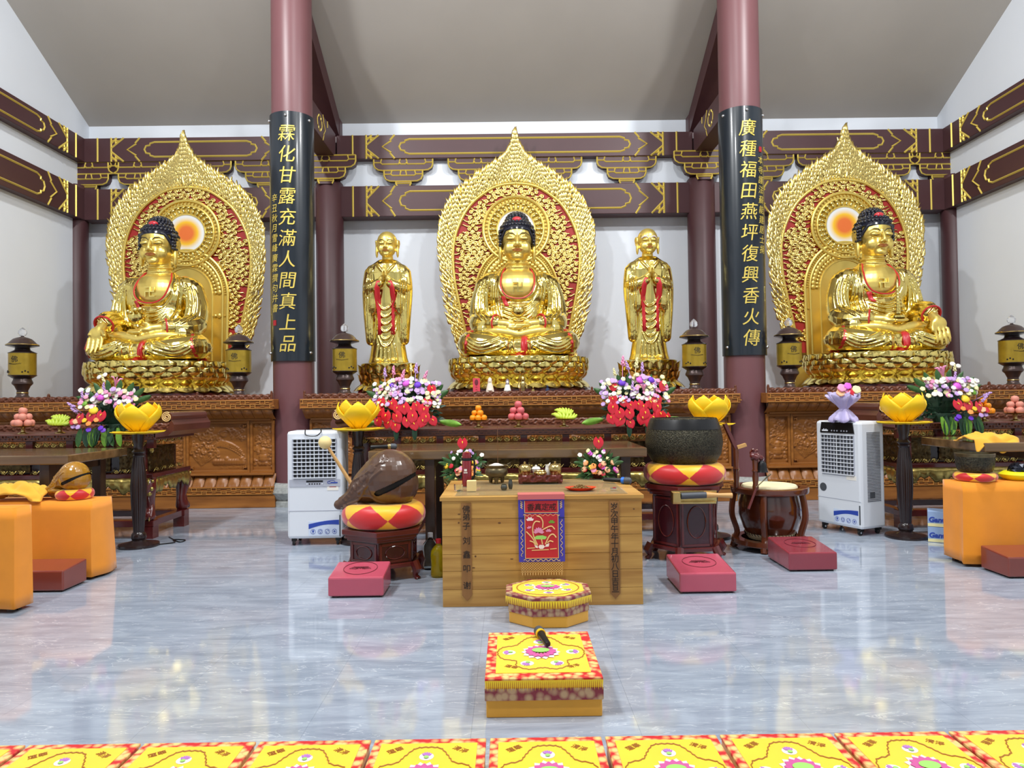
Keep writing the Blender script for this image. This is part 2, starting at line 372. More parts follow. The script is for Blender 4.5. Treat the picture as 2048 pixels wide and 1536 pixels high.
def beam(parent, L, h, loc, rz, th=0.3):
    b = MB().box((0, th/2, 0), (L, th, h)).build('beam', 'maroon', parent, bevel=0.01, loc=loc, rz=rz)
    mb = MB()
    for pl in beam_lines(L, h): mb.tube([(x, -0.002, z) for x, z in pl], 0.017, 4, sq=1.0, up=(0, 1, 0))
    mb.build('gold_outline', 'gold_line', b); return b
colx = [WL-0.06, AX-3.285, AX+3.285, WR+0.06]
for z, h in ((5.94, 0.42), (4.98, 0.54)):
    for i in range(3): beam(wb, colx[i+1]-colx[i]-0.3, h, ((colx[i]+colx[i+1])/2, 12.42, z), 0)
    for sx, wall in ((-1, wl), (1, wr)):
        xw = WL if sx < 0 else WR
        for y0, y1 in ((8.45, 12.5), (4.2, 8.45)):
            beam(wall, y1-y0-0.1, h, (xw-sx*0.14, (y0+y1)/2, z), sx*PI/2*-1, 0.14)
for i, x in enumerate(colx):
    r = 0.24 if i in (1, 2) else 0.2
    MB().lathe([(r, 0), (r, 5.3), (r*.9, 5.33)], 32).build('column', 'maroon', wb, smooth=True, loc=(x, 12.5, 0))
    if i in (1, 2): MB().box((0, 0.15, 0), (0.36, 0.2, 1.3)).build('column_head', 'maroon', wb, loc=(x, 12.5, 5.85))
for i in range(3): MB().box(((colx[i]+colx[i+1])/2, 12.62, 5.49), (colx[i+1]-colx[i]-.3, .1, .5)).build('infill_panel', 'wall_white', wb)
# --- bracket sets
def bracket_mesh():
    P = [(.52, .55), (.52, .43), (.50, .37), (.44, .325), (.36, .315), (.34, .315), (.34, .21), (.31, .14), (.24, .105), (.135, .10), (.135, .06), (.11, 0)]
    poly = P+[(-x, z) for x, z in reversed(P)]
    return poly
bp = bracket_mesh()
bm_ = MB().prism(bp, 0, 0.16).mesh('bracket'); bm_.materials.append(M['maroon'])
mb = MB()
def gl(pts): mb.tube([(x, -0.004, z) for x, z in pts], 0.014, 4, up=(0, 1, 0))
gl(bp[:12]); gl(bp[12:]); gl([(-.52, .55), (.52, .55)]); gl([(-.135, .06), (.135, .06)]); gl([(-.135, .10), (.135, .10)])
for s in (-1, 1):
    gl([(s*.52, .47), (s*.40, .47), (s*.38, .55)]); gl([(s*.40, .47), (s*.37, .44), (s*.08, .44), (s*.05, .55)]); gl([(s*.08, .44), (s*.05, .47)])
    gl([(s*.34, .24), (s*.22, .24), (s*.20, .315)]); gl([(s*.22, .24), (s*.19, .215), (s*.06, .215), (s*.04, .315)])
gl([(-.36, .315), (.36, .315)]); gl([(-.05, .44), (.05, .44)]); gl([(-.06, .215), (.06, .215)])
gm_ = mb.mesh('gold_outline'); gm_.materials.append(M['gold_line'])
bx = []
for i in range(3):
    n = 5 if i == 1 else 4
    bx += [colx[i]+(colx[i+1]-colx[i])*k/n for k in range(n)]
bx.append(colx[3])
for x in bx:
    o = bpy.data.objects.new('bracket', bm_); COL.objects.link(o); o.parent = wb; o.location = (min(max(x, WL+.2), WR-.2), 12.24 if x in colx[1:3] else 12.45, 5.245); o.scale = (1, 1, .9)
    g = bpy.data.objects.new('gold_outline', gm_); COL.objects.link(g); g.parent = o
# --- front pillars, tie beams, rafters
def pillar(x, label):
    t = thing('pillar', (x, 10.35, 0), 0, label, 'pillar', kind='structure')
    MB().lathe([(0.29, 0.3), (0.29, 9.0)], 40).build('shaft', 'maroon_pillar', t, smooth=True)
    MB().lathe([(0.36, 0), (0.36, 0.07), (0.33, 0.09), (0.36, 0.12), (0.41, 0.2), (0.39, 0.28), (0.31, 0.33)], 40).build('stone_base', 'stone', t, smooth=True)
    return t
pl_l = pillar(AX-3.285, 'round maroon pillar between the bowl Buddha altar and the central altar')
pl_r = pillar(AX+3.285, 'round maroon pillar between the central altar and the pagoda Buddha altar')
for s in (-1, 1):
    x = AX+s*3.285
    t = MB().box((0, 0, 0), (0.3, 2.1, 0.42)).build('tie_beam', 'maroon', wb, bevel=0.01, loc=(x, 11.3, 5.94))
    mb = MB()
    for f in (-1, 1):
        for pl in beam_lines(2.6, 0.42)[-3:]: mb.tube([(f*0.152, a*.7, z) for a, z in pl], 0.008, 4, up=(1, 0, 0))
    mb.build('gold_outline', 'gold_line', t)
    MB().prism([(12.7, 6.1), (12.7, 6.45), (3.0, 11.55), (3.0, 11.1)], -0.17, 0.17, T=Matrix(((0, 1, 0, x), (1, 0, 0, 0), (0, 0, 1, 0), (0, 0, 0, 1)))).build('rafter', 'maroon', wb)
# --- couplet boards
def board(parent, chars, small, sx_small, z_small, name_label):
    t = thing('couplet_board', (parent.location.x, 10.35, 2.06), 0, name_label, 'couplet board', 'couplet boards on the pillars')
    rows = []
    for r in (0.318, 0.296):
        rows.append([(r*sin(a), -r*cos(a), z) for z in (0, 3.56) for a in [(-90+180*k/24)*PI/180 for k in range(25)]])
    mb = MB(); k = 25
    V = rows[0]+rows[1]; F = []
    for i in range(24):
        F += [(i, i+1, k+i+1, k+i), (2*k+i+1, 2*k+i, 3*k+i, 3*k+i+1), (i+1, i, 2*k+i, 2*k+i+1), (k+i, k+i+1, 3*k+i+1, 3*k+i)]
    F += [(0, k, 3*k, 2*k), (k-1, 3*k-1, 4*k-1, 2*k-1)]
    mb.add(V, F); mb.build('panel', 'black_board', t, smooth=True)
    bend = lambda p: Vector((0.322*sin(p.x/0.32), -0.322*cos(p.x/0.32)-p.z, p.y))
    n = len(chars)
    for i, ch in enumerate(chars):
        z = 3.22-i*(3.0/(n-1))-0.1
        text('character', ch, 0.255, 'gold_line', t, TR((0, 0, z+0.03)), 0.004, shear=0.15, bend=bend)
    for i, ch in enumerate(small):
        b2 = lambda p: bend(Vector((p.x+sx_small, p.y, p.z)))
        text('small_character', ch, 0.125, 'gold_line', t, TR((0, 0, z_small-i*0.143)), 0.002, shear=0.15, bend=b2)
    zs = z_small-len(small)*0.143-0.02 if sx_small < 0 else z_small+0.2
    a = sx_small/0.32; MB().box((0.32*sin(a), -0.32*cos(a), zs), (0.05, 0.02, 0.075), rz=a).build('seal', 'seal_red', t)
    for a, z in ((-1.1, 3.48), (0, 3.5), (1.1, 3.48), (-1.1, .12), (1.1, .12)):
        MB().ell((0.322*sin(a), -0.322*cos(a), z), 0.022, 10, 6).build('stud', 'chrome', t, smooth=True)
    return t
board(pl_l, '霖化甘露充滿人間真上品', '辛丑秋月雪峰廣霖撰句并書', -0.2, 2.28, 'curved black couplet board with gold calligraphy ending in 上品')
board(pl_r, '廣種福田燕坪復興香火傳', '本寺護法蘇能建居士捐', 0.22, 2.75, 'curved black couplet board with gold calligraphy beginning 廣種福田')
# ================================================================ carved altars
def strokes_height(w, h, nx, ny, S):
    X, Y = np.meshgrid(np.linspace(0, w, nx), np.linspace(0, h, ny)); H = np.zeros_like(X)
    for pts, wd, amp in S:
        for px, py in pts:
            d = ((X-px)**2+(Y-py)**2)/(wd*wd); H = np.maximum(H, amp*np.sqrt(np.clip(1-d, 0, 1)))
    return X, Y, H
def curl(cx, cy, r, turns, a0, n=26, sq=1.0):
    return [(cx+r*(1-i/n*.9)*cos(a0+turns*2*PI*i/n), cy+sq*r*(1-i/n*.9)*sin(a0+turns*2*PI*i/n)) for i in range(n)]
def relief_mesh(name, w, h, seed, nx, ny, kind):
    rnd = random.Random(seed); S = []
    if kind == 'scene':
        for k in range(7):    # sweeping plume from the middle
            a = 0.2+k*.22; S.append(([(w*.45+t*w*.5*cos(a*.8), h*.5+t*h*.42*sin(a)-t*t*h*.35) for t in [i/16 for i in range(17)]], .013, .016))
        S.append((curl(w*.6, h*.78, h*.13, 1.0, 0), .018, .02)); S.append((curl(w*.3, h*.8, h*.1, 1.2, 2), .016, .018)); S.append((curl(w*.6, h*.78, h*.05, 1, 1), .02, .018))
        for k in range(46): S.append((curl(rnd.uniform(.04, .55)*w, rnd.uniform(.3, .92)*h, rnd.uniform(.02, .05), rnd.uniform(.4, 1.1), rnd.uniform(0, 6)), rnd.uniform(.008, .014), rnd.uniform(.010, .018)))
        for k in range(12): S.append((curl(rnd.uniform(.7, .95)*w, rnd.uniform(.66, .92)*h, .03, .9, rnd.uniform(0, 6)), .010, .014))
        for k in range(12):
            a = .5+k*.17; S.append(([(w*.2+t*.17*cos(a), h*.1+t*.2*sin(a)) for t in [i/10 for i in range(11)]], .008, .013))
        for cx in (.55, .8): S.append(([(w*cx+t*.09, h*.17) for t in (-1, -.6, -.2, .2, .6, 1)], .045, .022)); S.append(([(w*cx+.07, h*.24)], .035, .022))
        for k in range(9): S.append(([(w*.5+t*w*.46, h*.04+k*.012+.004*sin(t*22+k)) for t in [i/24 for i in range(25)]], .005, .008))
    elif kind == 'vase':
        for k in range(40): S.append((curl(rnd.uniform(.1, .9)*w, rnd.uniform(.52, .95)*h, rnd.uniform(.018, .04), rnd.uniform(.4, 1), rnd.uniform(0, 6)), rnd.uniform(.007, .012), rnd.uniform(.010, .018)))
        S.append(([(w*.5, h*.22), (w*.5, h*.28)], w*.2, .026)); S.append(([(w*.5, h*.36), (w*.5, h*.42)], w*.13, .024)); S.append(([(w*.5+t, h*.13) for t in (-.04, 0, .04)], .03, .02))
        for k in range(24): S.append((curl(rnd.choice([rnd.uniform(.06, .25), rnd.uniform(.75, .94)])*w, rnd.uniform(.05, .55)*h, rnd.uniform(.012, .03), .9, rnd.uniform(0, 6)), .008, .013))
    elif kind == 'diaper':
        for k in range(150): S.append((curl(rnd.uniform(.04, .96)*w, rnd.uniform(.02, .98)*h, rnd.uniform(.012, .03), rnd.uniform(.5, 1), rnd.uniform(0, 6), 12), .008, .012))
    elif kind == 'crest':
        n = int(w/.11)
        for k in range(n+1):
            cx = w*k/n; S.append((curl(cx, h*.35, .045, 1.1, 0), .011, .014)); S.append((curl(cx+.05, h*.6, .03, 1, 3), .01, .012)); S.append((curl(cx+.02, h*.12, .03, .8, 1), .009, .012))
    X, Y, H = strokes_height(w, h, nx, ny, S)
    mb = MB(); mb.grid([[(X[j, i]-w/2, -H[j, i], Y[j, i]) for i in range(nx)] for j in range(ny)])
    return mb.mesh(name, True, 0)
def link(me, name, parent, loc, matname=None, rz=0):
    if matname and not me.materials: me.materials.append(MATS[matname])
    o = bpy.data.objects.new(name, me); COL.objects.link(o); o.parent = parent; o.location = loc; o.rotation_euler.z = rz; return o
PAN = {}
def fret(L, h, u, y=0.0):
    mb = MB(); n = int(L/u)
    t = h*.07; u = L/n
    mb.box((0, y, h-t/2), (L, .026, t)); mb.box((0, y, t/2), (L, .026, t))
    for i in range(n):
        x = -L/2+(i+.5)*u; q = 1 if i % 2 else -1
        mb.box((x, y, h/2), (u*.95, .024, t)); mb.box((x+q*u*.25, y, h*.72), (t, .024, h*.4)); mb.box((x-q*u*.25, y, h*.28), (t, .024, h*.4))
        mb.box((x, y, h*.72), (u*.35, .024, t)); mb.box((x+u*.5, y, h*.28), (u*.4, .024, t))
    return mb
def petal_band(wd, h, d0, d1, ridges=3):
    # one carved lobe of a band: S-profile from depth d0 (top) to d1 (bottom), front at -y
    rows = []
    for j in range(9):
        v = j/8; r = []
        for i in range(9):
            u = -1+2*i/8; prof = (d0+(d1-d0)*(v**1.5)); b = .035*(1-u*u)*sin(PI*min(1, v*1.05+.02))
            g = .008*cos(u*PI*ridges) if abs(u) > .35 else 0
            r.append((u*wd*.5, -(prof+b+g), h*(1-v)))
        rows.append(r)
    return MB().grid(rows)
def altar(x0, x1, label, layout, wmat):
    L = x1-x0; cx = (x0+x1)/2; t = thing('carved_altar', (cx, 10.0, 0), 0, label, 'altar', 'carved wooden altars')
    MB().box((0, 1.4, .73), (L-.42, 2.5, 1.46)).build('carcass', wmat, t)
    MB().box((0, .14, .09), (L-.06, .28, .18)).build('plinth', wmat, t, bevel=.008)
    b = MB().box((0, .14, .24), (L-.08, .28, .115)).build('lower_fret_band', wmat, t); fret(L-.1, .1, .135, -.003).build('fretwork', 'carved_light', b, loc=(0, 0, .19))
    b = MB().box((0, .08, 1.45), (L, .4, .14)).build('cornice_band', wmat, t, bevel=.006); fret(L-.03, .115, .135, -.122).build('fretwork', 'carved_light', b, loc=(0, 0, 1.392))
    lo = petal_band(.16, .17, -.11, .0).mesh('petal', True, 0); up = petal_band(.14, .15, .09, -.10, 2).mesh('cove_petal', True, 0)
    n = int((L-.1)/.16)
    for i in range(n): link(lo, 'petal', t, (-L/2+.05+(i+.5)*(L-.1)/n, .02, .297), wmat)
    n = int((L-.06)/.14)
    for i in range(n): link(up, 'cove_petal', t, (-L/2+.03+(i+.5)*(L-.06)/n, -.01, 1.235), wmat)
    MB().box((0, .1, 1.235), (L-.2, .1, .03)).box((0, .1, .466), (L-.14, .1, .03)).build('moulding', wmat, t, bevel=.006)
    x = -L/2+.07
    Z0, PH = .48, .74
    for wd, kd in layout:
        f = MB()
        for s in (-1, 1): f.box((s*(wd/2-.02), 0, PH/2), (.035, .05, PH))
        f.box((0, 0, .02), (wd-.07, .05, .04)).box((0, 0, PH-.02), (wd-.07, .05, .04))
        if kd == 'scene':
            for s in (-1, 1):
                for zz in (.075, PH-.075): f.box((s*(wd/2-.075), -.005, zz), (.05, .03, .012)).box((s*(wd/2-.095), -.005, zz), (.012, .03, .05))
        fo = f.build('panel_frame', wmat, t, bevel=.006, loc=(x+wd/2, .135, Z0))
        key = (kd, round(wd, 2))
        if key not in PAN: PAN[key] = relief_mesh('carved_panel', wd-.07, PH-.08, hash(kd) % 7 if False else len(kd), int((wd-.07)/.009), 74, kd)
        me = PAN[key]
        if not me.materials: me.materials.append(MATS[wmat])
        elif me.materials[0].name != wmat: me = me.copy(); me.materials[0] = MATS[wmat]
        link(me, 'carved_panel', fo, (0, .012, .04)); x += wd
    # crest rail along the top edge
    n = int((L-.1)/1.0)
    for i in range(n):
        wdt = (L-.1)/n; c = -L/2+.05+(i+.5)*wdt
        key = ('crest', round(wdt, 2))
        if key not in PAN: PAN[key] = relief_mesh('crest_relief', wdt-.02, .065, 5, int(wdt/.008), 12, 'crest')
        o = MB().box((0, .012, .0325), (wdt-.01, .02, .065)).build('crest_rail', 'carved_wood_red', t, loc=(c, -.06, 1.52)); link(PAN[key], 'crest_relief', o, (0, 0, 0), 'carved_wood_red')
        MB().prism([(-wdt/2+k*wdt/44, .06+.016*abs(sin(k*PI/4))) for k in range(45)]+[(wdt/2, .05), (-wdt/2, .05)], .002, .022).build('scallop_edge', 'carved_wood_red', o)
        if i == 0 or True:
            for s in ((-1, 1) if i == n-1 else (-1,)): MB().box((0, .012, .045), (.03, .035, .09)).ell((0, .012, .1), .018, 10, 6).build('post', 'carved_wood_red', o, loc=(s*wdt/2, 0, 0))
    return t
side = [(.33, 'vase'), (.86, 'scene'), (.33, 'diaper'), (.86, 'scene'), (.33, 'diaper'), (.86, 'scene'), (.33, 'vase')]
def fit(lay, L):
    k = L/sum(a for a, _ in lay); return [(a*k, b) for a, b in lay]
LA = (AX-7.68, AX-3.43); CA = (AX-3.07, AX+3.07); RA = (AX+3.43, AX+7.68)
altar(*LA, 'carved brown wood altar under the Buddha holding a bowl', fit(side, 4.11), 'carved_wood')
altar(*RA, 'carved brown wood altar under the Buddha holding a pagoda', fit(side, 4.11), 'carved_wood')
altar(*CA, 'long carved wood altar under the central Buddha and two disciples', fit([(.33, 'vase'), (.86, 'scene'), (.33, 'diaper'), (.86, 'scene'), (.33, 'diaper'), (.86, 'scene'), (.33, 'diaper'), (.86, 'scene'), (.33, 'vase')], 6.0), 'carved_wood')
# ================================================================ lotus pedestals
def petal_mesh(wd, h, bulge, lean, curl_=0.05):
    rows = []
    for j in range(9):
        v = j/8; r = []; ww = wd*.5*(sin(PI*min(1, .18+.62*v))**.6 if v < .95 else .35)
        ww = wd*.5*max(.04, math.sqrt(max(0, 1-((v-.5)/.5)**2.4))) if v > .5 else wd*.5*(.8+.2*v/.5)
        for i in range(9):
            u = -1+2*i/8
            r.append((u*ww, -(lean*v+bulge*(1-u*u)*sin(PI*min(1, .1+.9*v))+curl_*v**4), h*v-.03*h*u*u))
        rows.append(r)
    m = MB().grid(rows); m2 = [[(x, y+.05, z) for x, y, z in r] for r in reversed(rows)]
    m.grid(m2); return m.mesh('petal', True, 0)
def pedestal(loc, R, SY, H, rows, label, group, nlow, base=True, front=True, red=False):
    t = thing('lotus_pedestal', loc, 0, label, 'pedestal', group)
    mb = MB()
    if base: mb.lathe([(R*.99, 0), (R*.99, H*.17), (R*.97, H*.19)], 48, sy=SY); mb.build('plinth', 'maroon_lacquer', t, smooth=True)
    MB().lathe([(R*.93, H*.17), (R*.95, H*.24), (R*.86, H*.38), (R*.8, H*.42), (R*.84, H*.46), (R*.95, H*.62), (R*.97, H*.98), (R*.9, H)], 48, sy=SY).build('core', 'gold', t, smooth=True)
    for (n, z0, h, r, lean, bul, off) in rows:
        me = petal_mesh(2*PI*R/n*1.04, h, bul, lean); me.materials.append(M['gold'])
        for i in range(n):
            a = -PI/2+2*PI*(i+off)/n
            if sin(a) > .35: continue
            o = link(me, 'petal', t, (r*cos(a), r*SY*sin(a), z0)); o.rotation_euler.z = math.atan2(sin(a)/SY if SY else 0, cos(a))+PI/2
    # turned-down lower petals
    h = H*.24; me = petal_mesh(2*PI*R/nlow*1.02, h, .05, .12); me.materials.append(M['gold'])
    for i in range(nlow):
        a = -PI/2+2*PI*i/nlow
        if sin(a) > .35: continue
        o = link(me, 'petal', t, (R*.88*cos(a), R*.88*SY*sin(a), H*.43)); o.rotation_euler = (PI, 0, math.atan2(sin(a)/SY, cos(a))-PI/2)
        o.rotation_euler = Matrix.Rotation(math.atan2(sin(a)/SY, cos(a))+PI/2, 3, 'Z').to_4x4().to_euler(); o.scale = (1, 1, -1)
    return t
ZT = 1.52; PH_ = 0.60
BR = [(26, .25, .17, .96, .07, .075, 0), (26, .33, .17, 1.0, .05, .075, .5), (26, .43, .165, 1.02, .02, .07, 0)]
BUD = [(AX-5.62, 'bowl'), (AX, 'centre'), (AX+5.62, 'pagoda')]
for x, k in BUD:
    pedestal((x, 11.15, ZT), 1.1, .82, PH_, BR, {'bowl': 'gilded lotus pedestal under the Buddha holding a bowl', 'centre': 'gilded lotus pedestal under the central Buddha with hands folded in the lap', 'pagoda': 'gilded lotus pedestal under the Buddha holding a pagoda'}[k], 'large lotus pedestals', 26)
SR = [(14, .2, .17, .39, .04, .04, 0), (14, .31, .19, .41, .02, .04, .5)]
for s, lab in ((-1, 'small gilded lotus pedestal under the bald young disciple'), (1, 'small gilded lotus pedestal under the old disciple with bushy brows')):
    p = pedestal((AX+s*1.97, 10.75, ZT), .43, .85, .52, SR, lab, 'small lotus pedestals', 12)
    MB().prism([(s*.30, 0), (s*.52, 0), (s*.46, .2), (s*.42, .5), (s*.3, .52)], .1, .22).build('side_board', 'red_paint', p)
# ================================================================ mandorlas
MO = [(0, 6.01), (.06, 5.80), (.12, 5.68), (.23, 5.56), (.54, 5.37), (.885, 5.12), (1.13, 4.85), (1.27, 4.52), (1.32, 4.18), (1.305, 3.72), (1.23, 3.10), (1.13, 2.70), (1.04, 2.44), (.95, 2.1)]
MI = [(0, 5.17), (.25, 5.14), (.47, 5.05), (.78, 4.8), (.99, 4.43), (1.08, 4.05), (1.07, 3.59), (.99, 3.12), (.885, 2.62), (.80, 2.1)]
HZ, HR = 4.37, .56      # head halo
def mandorla_meshes():
    D = {}
    inner = [(p.x, p.y) for p in catmull([(x, z, 0) for x, z in MI], 8)]
    outer = [(p.x, p.y) for p in catmull([(x, z, 0) for x, z in MO], 8)]
    full = inner+[(-x, z) for x, z in reversed(inner[1:])]
    D['panel'] = MB().prism(full, 0, .05).mesh('red_panel')
    mb = MB()
    for off, r in ((0, .028), (.075, .022)):
        for s in (1, -1): mb.tube([(s*(x+off*(x/(abs(x)+.3))), -.02, z+off*max(0, (z-3.9))/1.3) for x, z in inner], r, 8)
    D['rim'] = mb.mesh('rim', True, 0)
    mb = MB(); L = 0; last = None
    for x, z in [(p.x, p.y) for p in catmull([(x+.037*(x/(abs(x)+.3)), z+.037*max(0, (z-3.9))/1.3, 0) for x, z in MI], 60)]:
        if last is None or (x-last[0])**2+(z-last[1])**2 > .045**2:
            last = (x, z)
            for s in (1, -1): mb.ell((s*x, -.03, z), .017, 6, 4)
    D['beads'] = mb.mesh('bead_row', True, 0)
    # flames: curved tapered tongues filling the border
    rnd = random.Random(3); mb = MB()
    def pt(C, t):
        k = t*(len(C)-1); i = min(int(k), len(C)-2); f = k-i; return (C[i][0]*(1-f)+C[i+1][0]*f, C[i][1]*(1-f)+C[i+1][1]*f)
    def flame(x, z, dx, dz, l, wd, y):
        n = math.hypot(dx, dz); dx /= n; dz /= n; px, pz = dz, -dx; bend = rnd.uniform(-.35, .35); R = []
        for k, (v, ww) in enumerate(((0, .35), (.25, 1), (.5, .8), (.75, .45), (1, .04))):
            o = bend*sin(v*PI*1.4)*l*.35; c = (x+dx*l*v+px*o, z+dz*l*v+pz*o)
            R.append([(c[0]-px*wd*ww/2, y+.012, c[1]-pz*wd*ww/2), (c[0], y-.022*(1-v*.6), c[1]), (c[0]+px*wd*ww/2, y+.012, c[1]+pz*wd*ww/2)])
        mb.grid(R); mb.grid([[(a, b+.014, c) for a, b, c in reversed(r)] for r in R])
    N = 88
    for i in range(N):
        for s in (-1, 1):
            t = (i+.5)/N; a = pt(inner, t); b = pt(outer, t); d = math.hypot(b[0]-a[0], b[1]-a[1]); m = max(3, int(d/.062))
            for k in range(m):
                f = (k+.15+rnd.uniform(-.15, .15)+(i % 2)*.4)/m; x = a[0]+(b[0]-a[0])*f; z = a[1]+(b[1]-a[1])*f
                ox, oz = (b[0]-a[0])/d, (b[1]-a[1])/d
                flame(s*x, z, s*(ox*.55+rnd.uniform(-.15, .15)), oz*.3+.85, .15, .062, -.03-.012*k)
    for z in np.linspace(5.2, 5.75, 8): # spire
        for s in (-1, 1): flame(s*.05*(6.0-z), z, s*.12, 1, .2, .07, -.06)
    flame(0, 5.62, 0, 1, .4, .10, -.05); flame(.03, 5.5, .05, 1, .4, .09, -.03); flame(-.03, 5.5, -.05, 1, .4, .09, -.03)
    for s in (1, -1):    # openwork skeleton carrying the flames
        for f in (.12, .45, .8):
            mb.tube([(s*(pt(inner, i/60)[0]*(1-f)+pt(outer, i/60)[0]*f), .01, pt(inner, i/60)[1]*(1-f)+pt(outer, i/60)[1]*f) for i in range(61)], .012, 5)
    D['flames'] = mb.mesh('flame_border', True, 0)
    # head halo
    mb = MB()
    for r, q in ((HR, .026), (HR-.09, .02)): mb.tube([(r*cos(a), -.055, HZ+r*sin(a)) for a in [2*PI*i/56 for i in range(57)]], q, 8, cap=False)
    for r in (HR-.235,): mb.tube([(r*cos(a), -.06, HZ+r*sin(a)) for a in [2*PI*i/48 for i in range(49)]], .014, 6, cap=False)
    mb.prism([(HR*cos(a), HZ+HR*sin(a)) for a in [2*PI*i/48 for i in range(48)]], -.035, .0)
    for i in range(52):
        a = 2*PI*i/52; mb.ell(((HR-.045)*cos(a), -.05, HZ+(HR-.045)*sin(a)), .018, 6, 4)
    D['halo'] = mb.mesh('halo_ring', True, .6)
    mb = MB()
    for i in range(30):
        a = 2*PI*i/30; ca, sa = cos(a), sin(a)
        for k, (rr, l, wd) in enumerate(((HR-.225, .085, .026), (HR-.15, .05, .034))):
            mb.ell(((rr+l*.5)*ca, -.055-.01*k, HZ+(rr+l*.5)*sa), (l*.62, .026, wd), 8, 6, R=Matrix.Rotation(-a, 3, 'Y'))
    D['halo_petals'] = mb.mesh('halo_petal', True, 0)
    D['halo_disc'] = MB().prism([((HR-.235)*cos(a), (HR-.235)*sin(a)) for a in [2*PI*i/40 for i in range(40)]], -.05, -.03).mesh('halo_disc')
    # body halo
    BZ, BRr = 3.3, .70; mb = MB()
    arc = [(BRr*cos(a), BZ+BRr*1.12*sin(a)) for a in [PI*i/40 for i in range(41)]]
    arc = [(BRr*.96, 2.1)]+arc+[(-BRr*.96, 2.1)]
    mb.prism(arc, -.03, .0)
    for k, q in ((1, .024), (.88, .018)): mb.tube([(x*k, -.045, BZ+(z-BZ)*k if z > BZ else z) for x, z in arc], q, 8)
    for i in range(60):
        f = i/59*(len(arc)-1); j = min(int(f), len(arc)-2); g = f-j; x = arc[j][0]*(1-g)+arc[j+1][0]*g; z = arc[j][1]*(1-g)+arc[j+1][1]*g
        mb.ell((x*.94, -.045, BZ+(z-BZ)*.94 if z > BZ else z), .016, 6, 4)
        if i % 2: mb.ell((x*.79, -.045, BZ+(z-BZ)*.79 if z > BZ else z), (.045, .025, .045), 8, 5); mb.ell((x*.70, -.045, BZ+(z-BZ)*.70 if z > BZ else z), (.03, .025, .03), 8, 5)
    mb.tube([(x*.62, -.04, BZ+(z-BZ)*.62 if z > BZ else z) for x, z in arc], .014, 6)
    D['body_halo'] = mb.mesh('body_halo', True, .6)
    # cloud scroll
    mb = MB()
    for cx, cz, r, d in ((-.05, .02, .034, 1), (.045, .025, .036, -1), (0, -.02, .03, 1)):
        mb.tube([(cx+d*r*(1-i/16*.8)*cos(i/16*9), -.012, cz+r*(1-i/16*.8)*sin(i/16*9)) for i in range(17)], .0115, 5); mb.ell((cx, -.01, cz), (.014, .02, .014), 6, 4)
    for s in (-1, 1): mb.tube([(s*.03, -.01, -.03), (s*.09, -.012, -.04), (s*.14, -.01, -.018), (s*.17, -.008, -.03)], [.014, .013, .01, .003], 5)
    D['cloud'] = mb.mesh('cloud_scroll', True, 0)
    return D
MD = mandorla_meshes()
for k, mn in (('panel', 'red_panel'), ('rim', 'gold_satin'), ('beads', 'gold_satin'), ('flames', 'gold_rough'), ('halo', 'gold_satin'), ('halo_petals', 'gold'), ('body_halo', 'gold_satin'), ('cloud', 'gold_rough')): MD[k].materials.append(M[mn])
m = bpy.data.materials.new('halo_glow_paint'); m.use_nodes = True; nt = m.node_tree
tc = nt.nodes.new('ShaderNodeTexCoord'); ln = nt.nodes.new('ShaderNodeVectorMath'); ln.operation = 'LENGTH'; rp = nt.nodes.new('ShaderNodeValToRGB')
nt.links.new(tc.outputs['Object'], ln.inputs[0]); nt.links.new(ln.outputs['Value'], rp.inputs['Fac']); nt.links.new(rp.outputs['Color'], nt.nodes['Principled BSDF'].inputs['Base Color'])
E_ = rp.color_ramp.elements; E_[0].position = .12; E_[0].color = srgb(226, 110, 40); E_[1].position = .28; E_[1].color = srgb(226, 226, 224); e = E_.new(.2); e.color = srgb(240, 190, 30)
MATS['halo_glow_paint'] = m; MD['halo_disc'].materials.append(m)
def in_poly_half(x, z, C):
    for i in range(len(C)-1):
        if C[i][1] >= z >= C[i+1][1]:
            f = (C[i][1]-z)/max(1e-6, C[i][1]-C[i+1][1]); return abs(x) < C[i][0]+(C[i+1][0]-C[i][0])*f
    return False
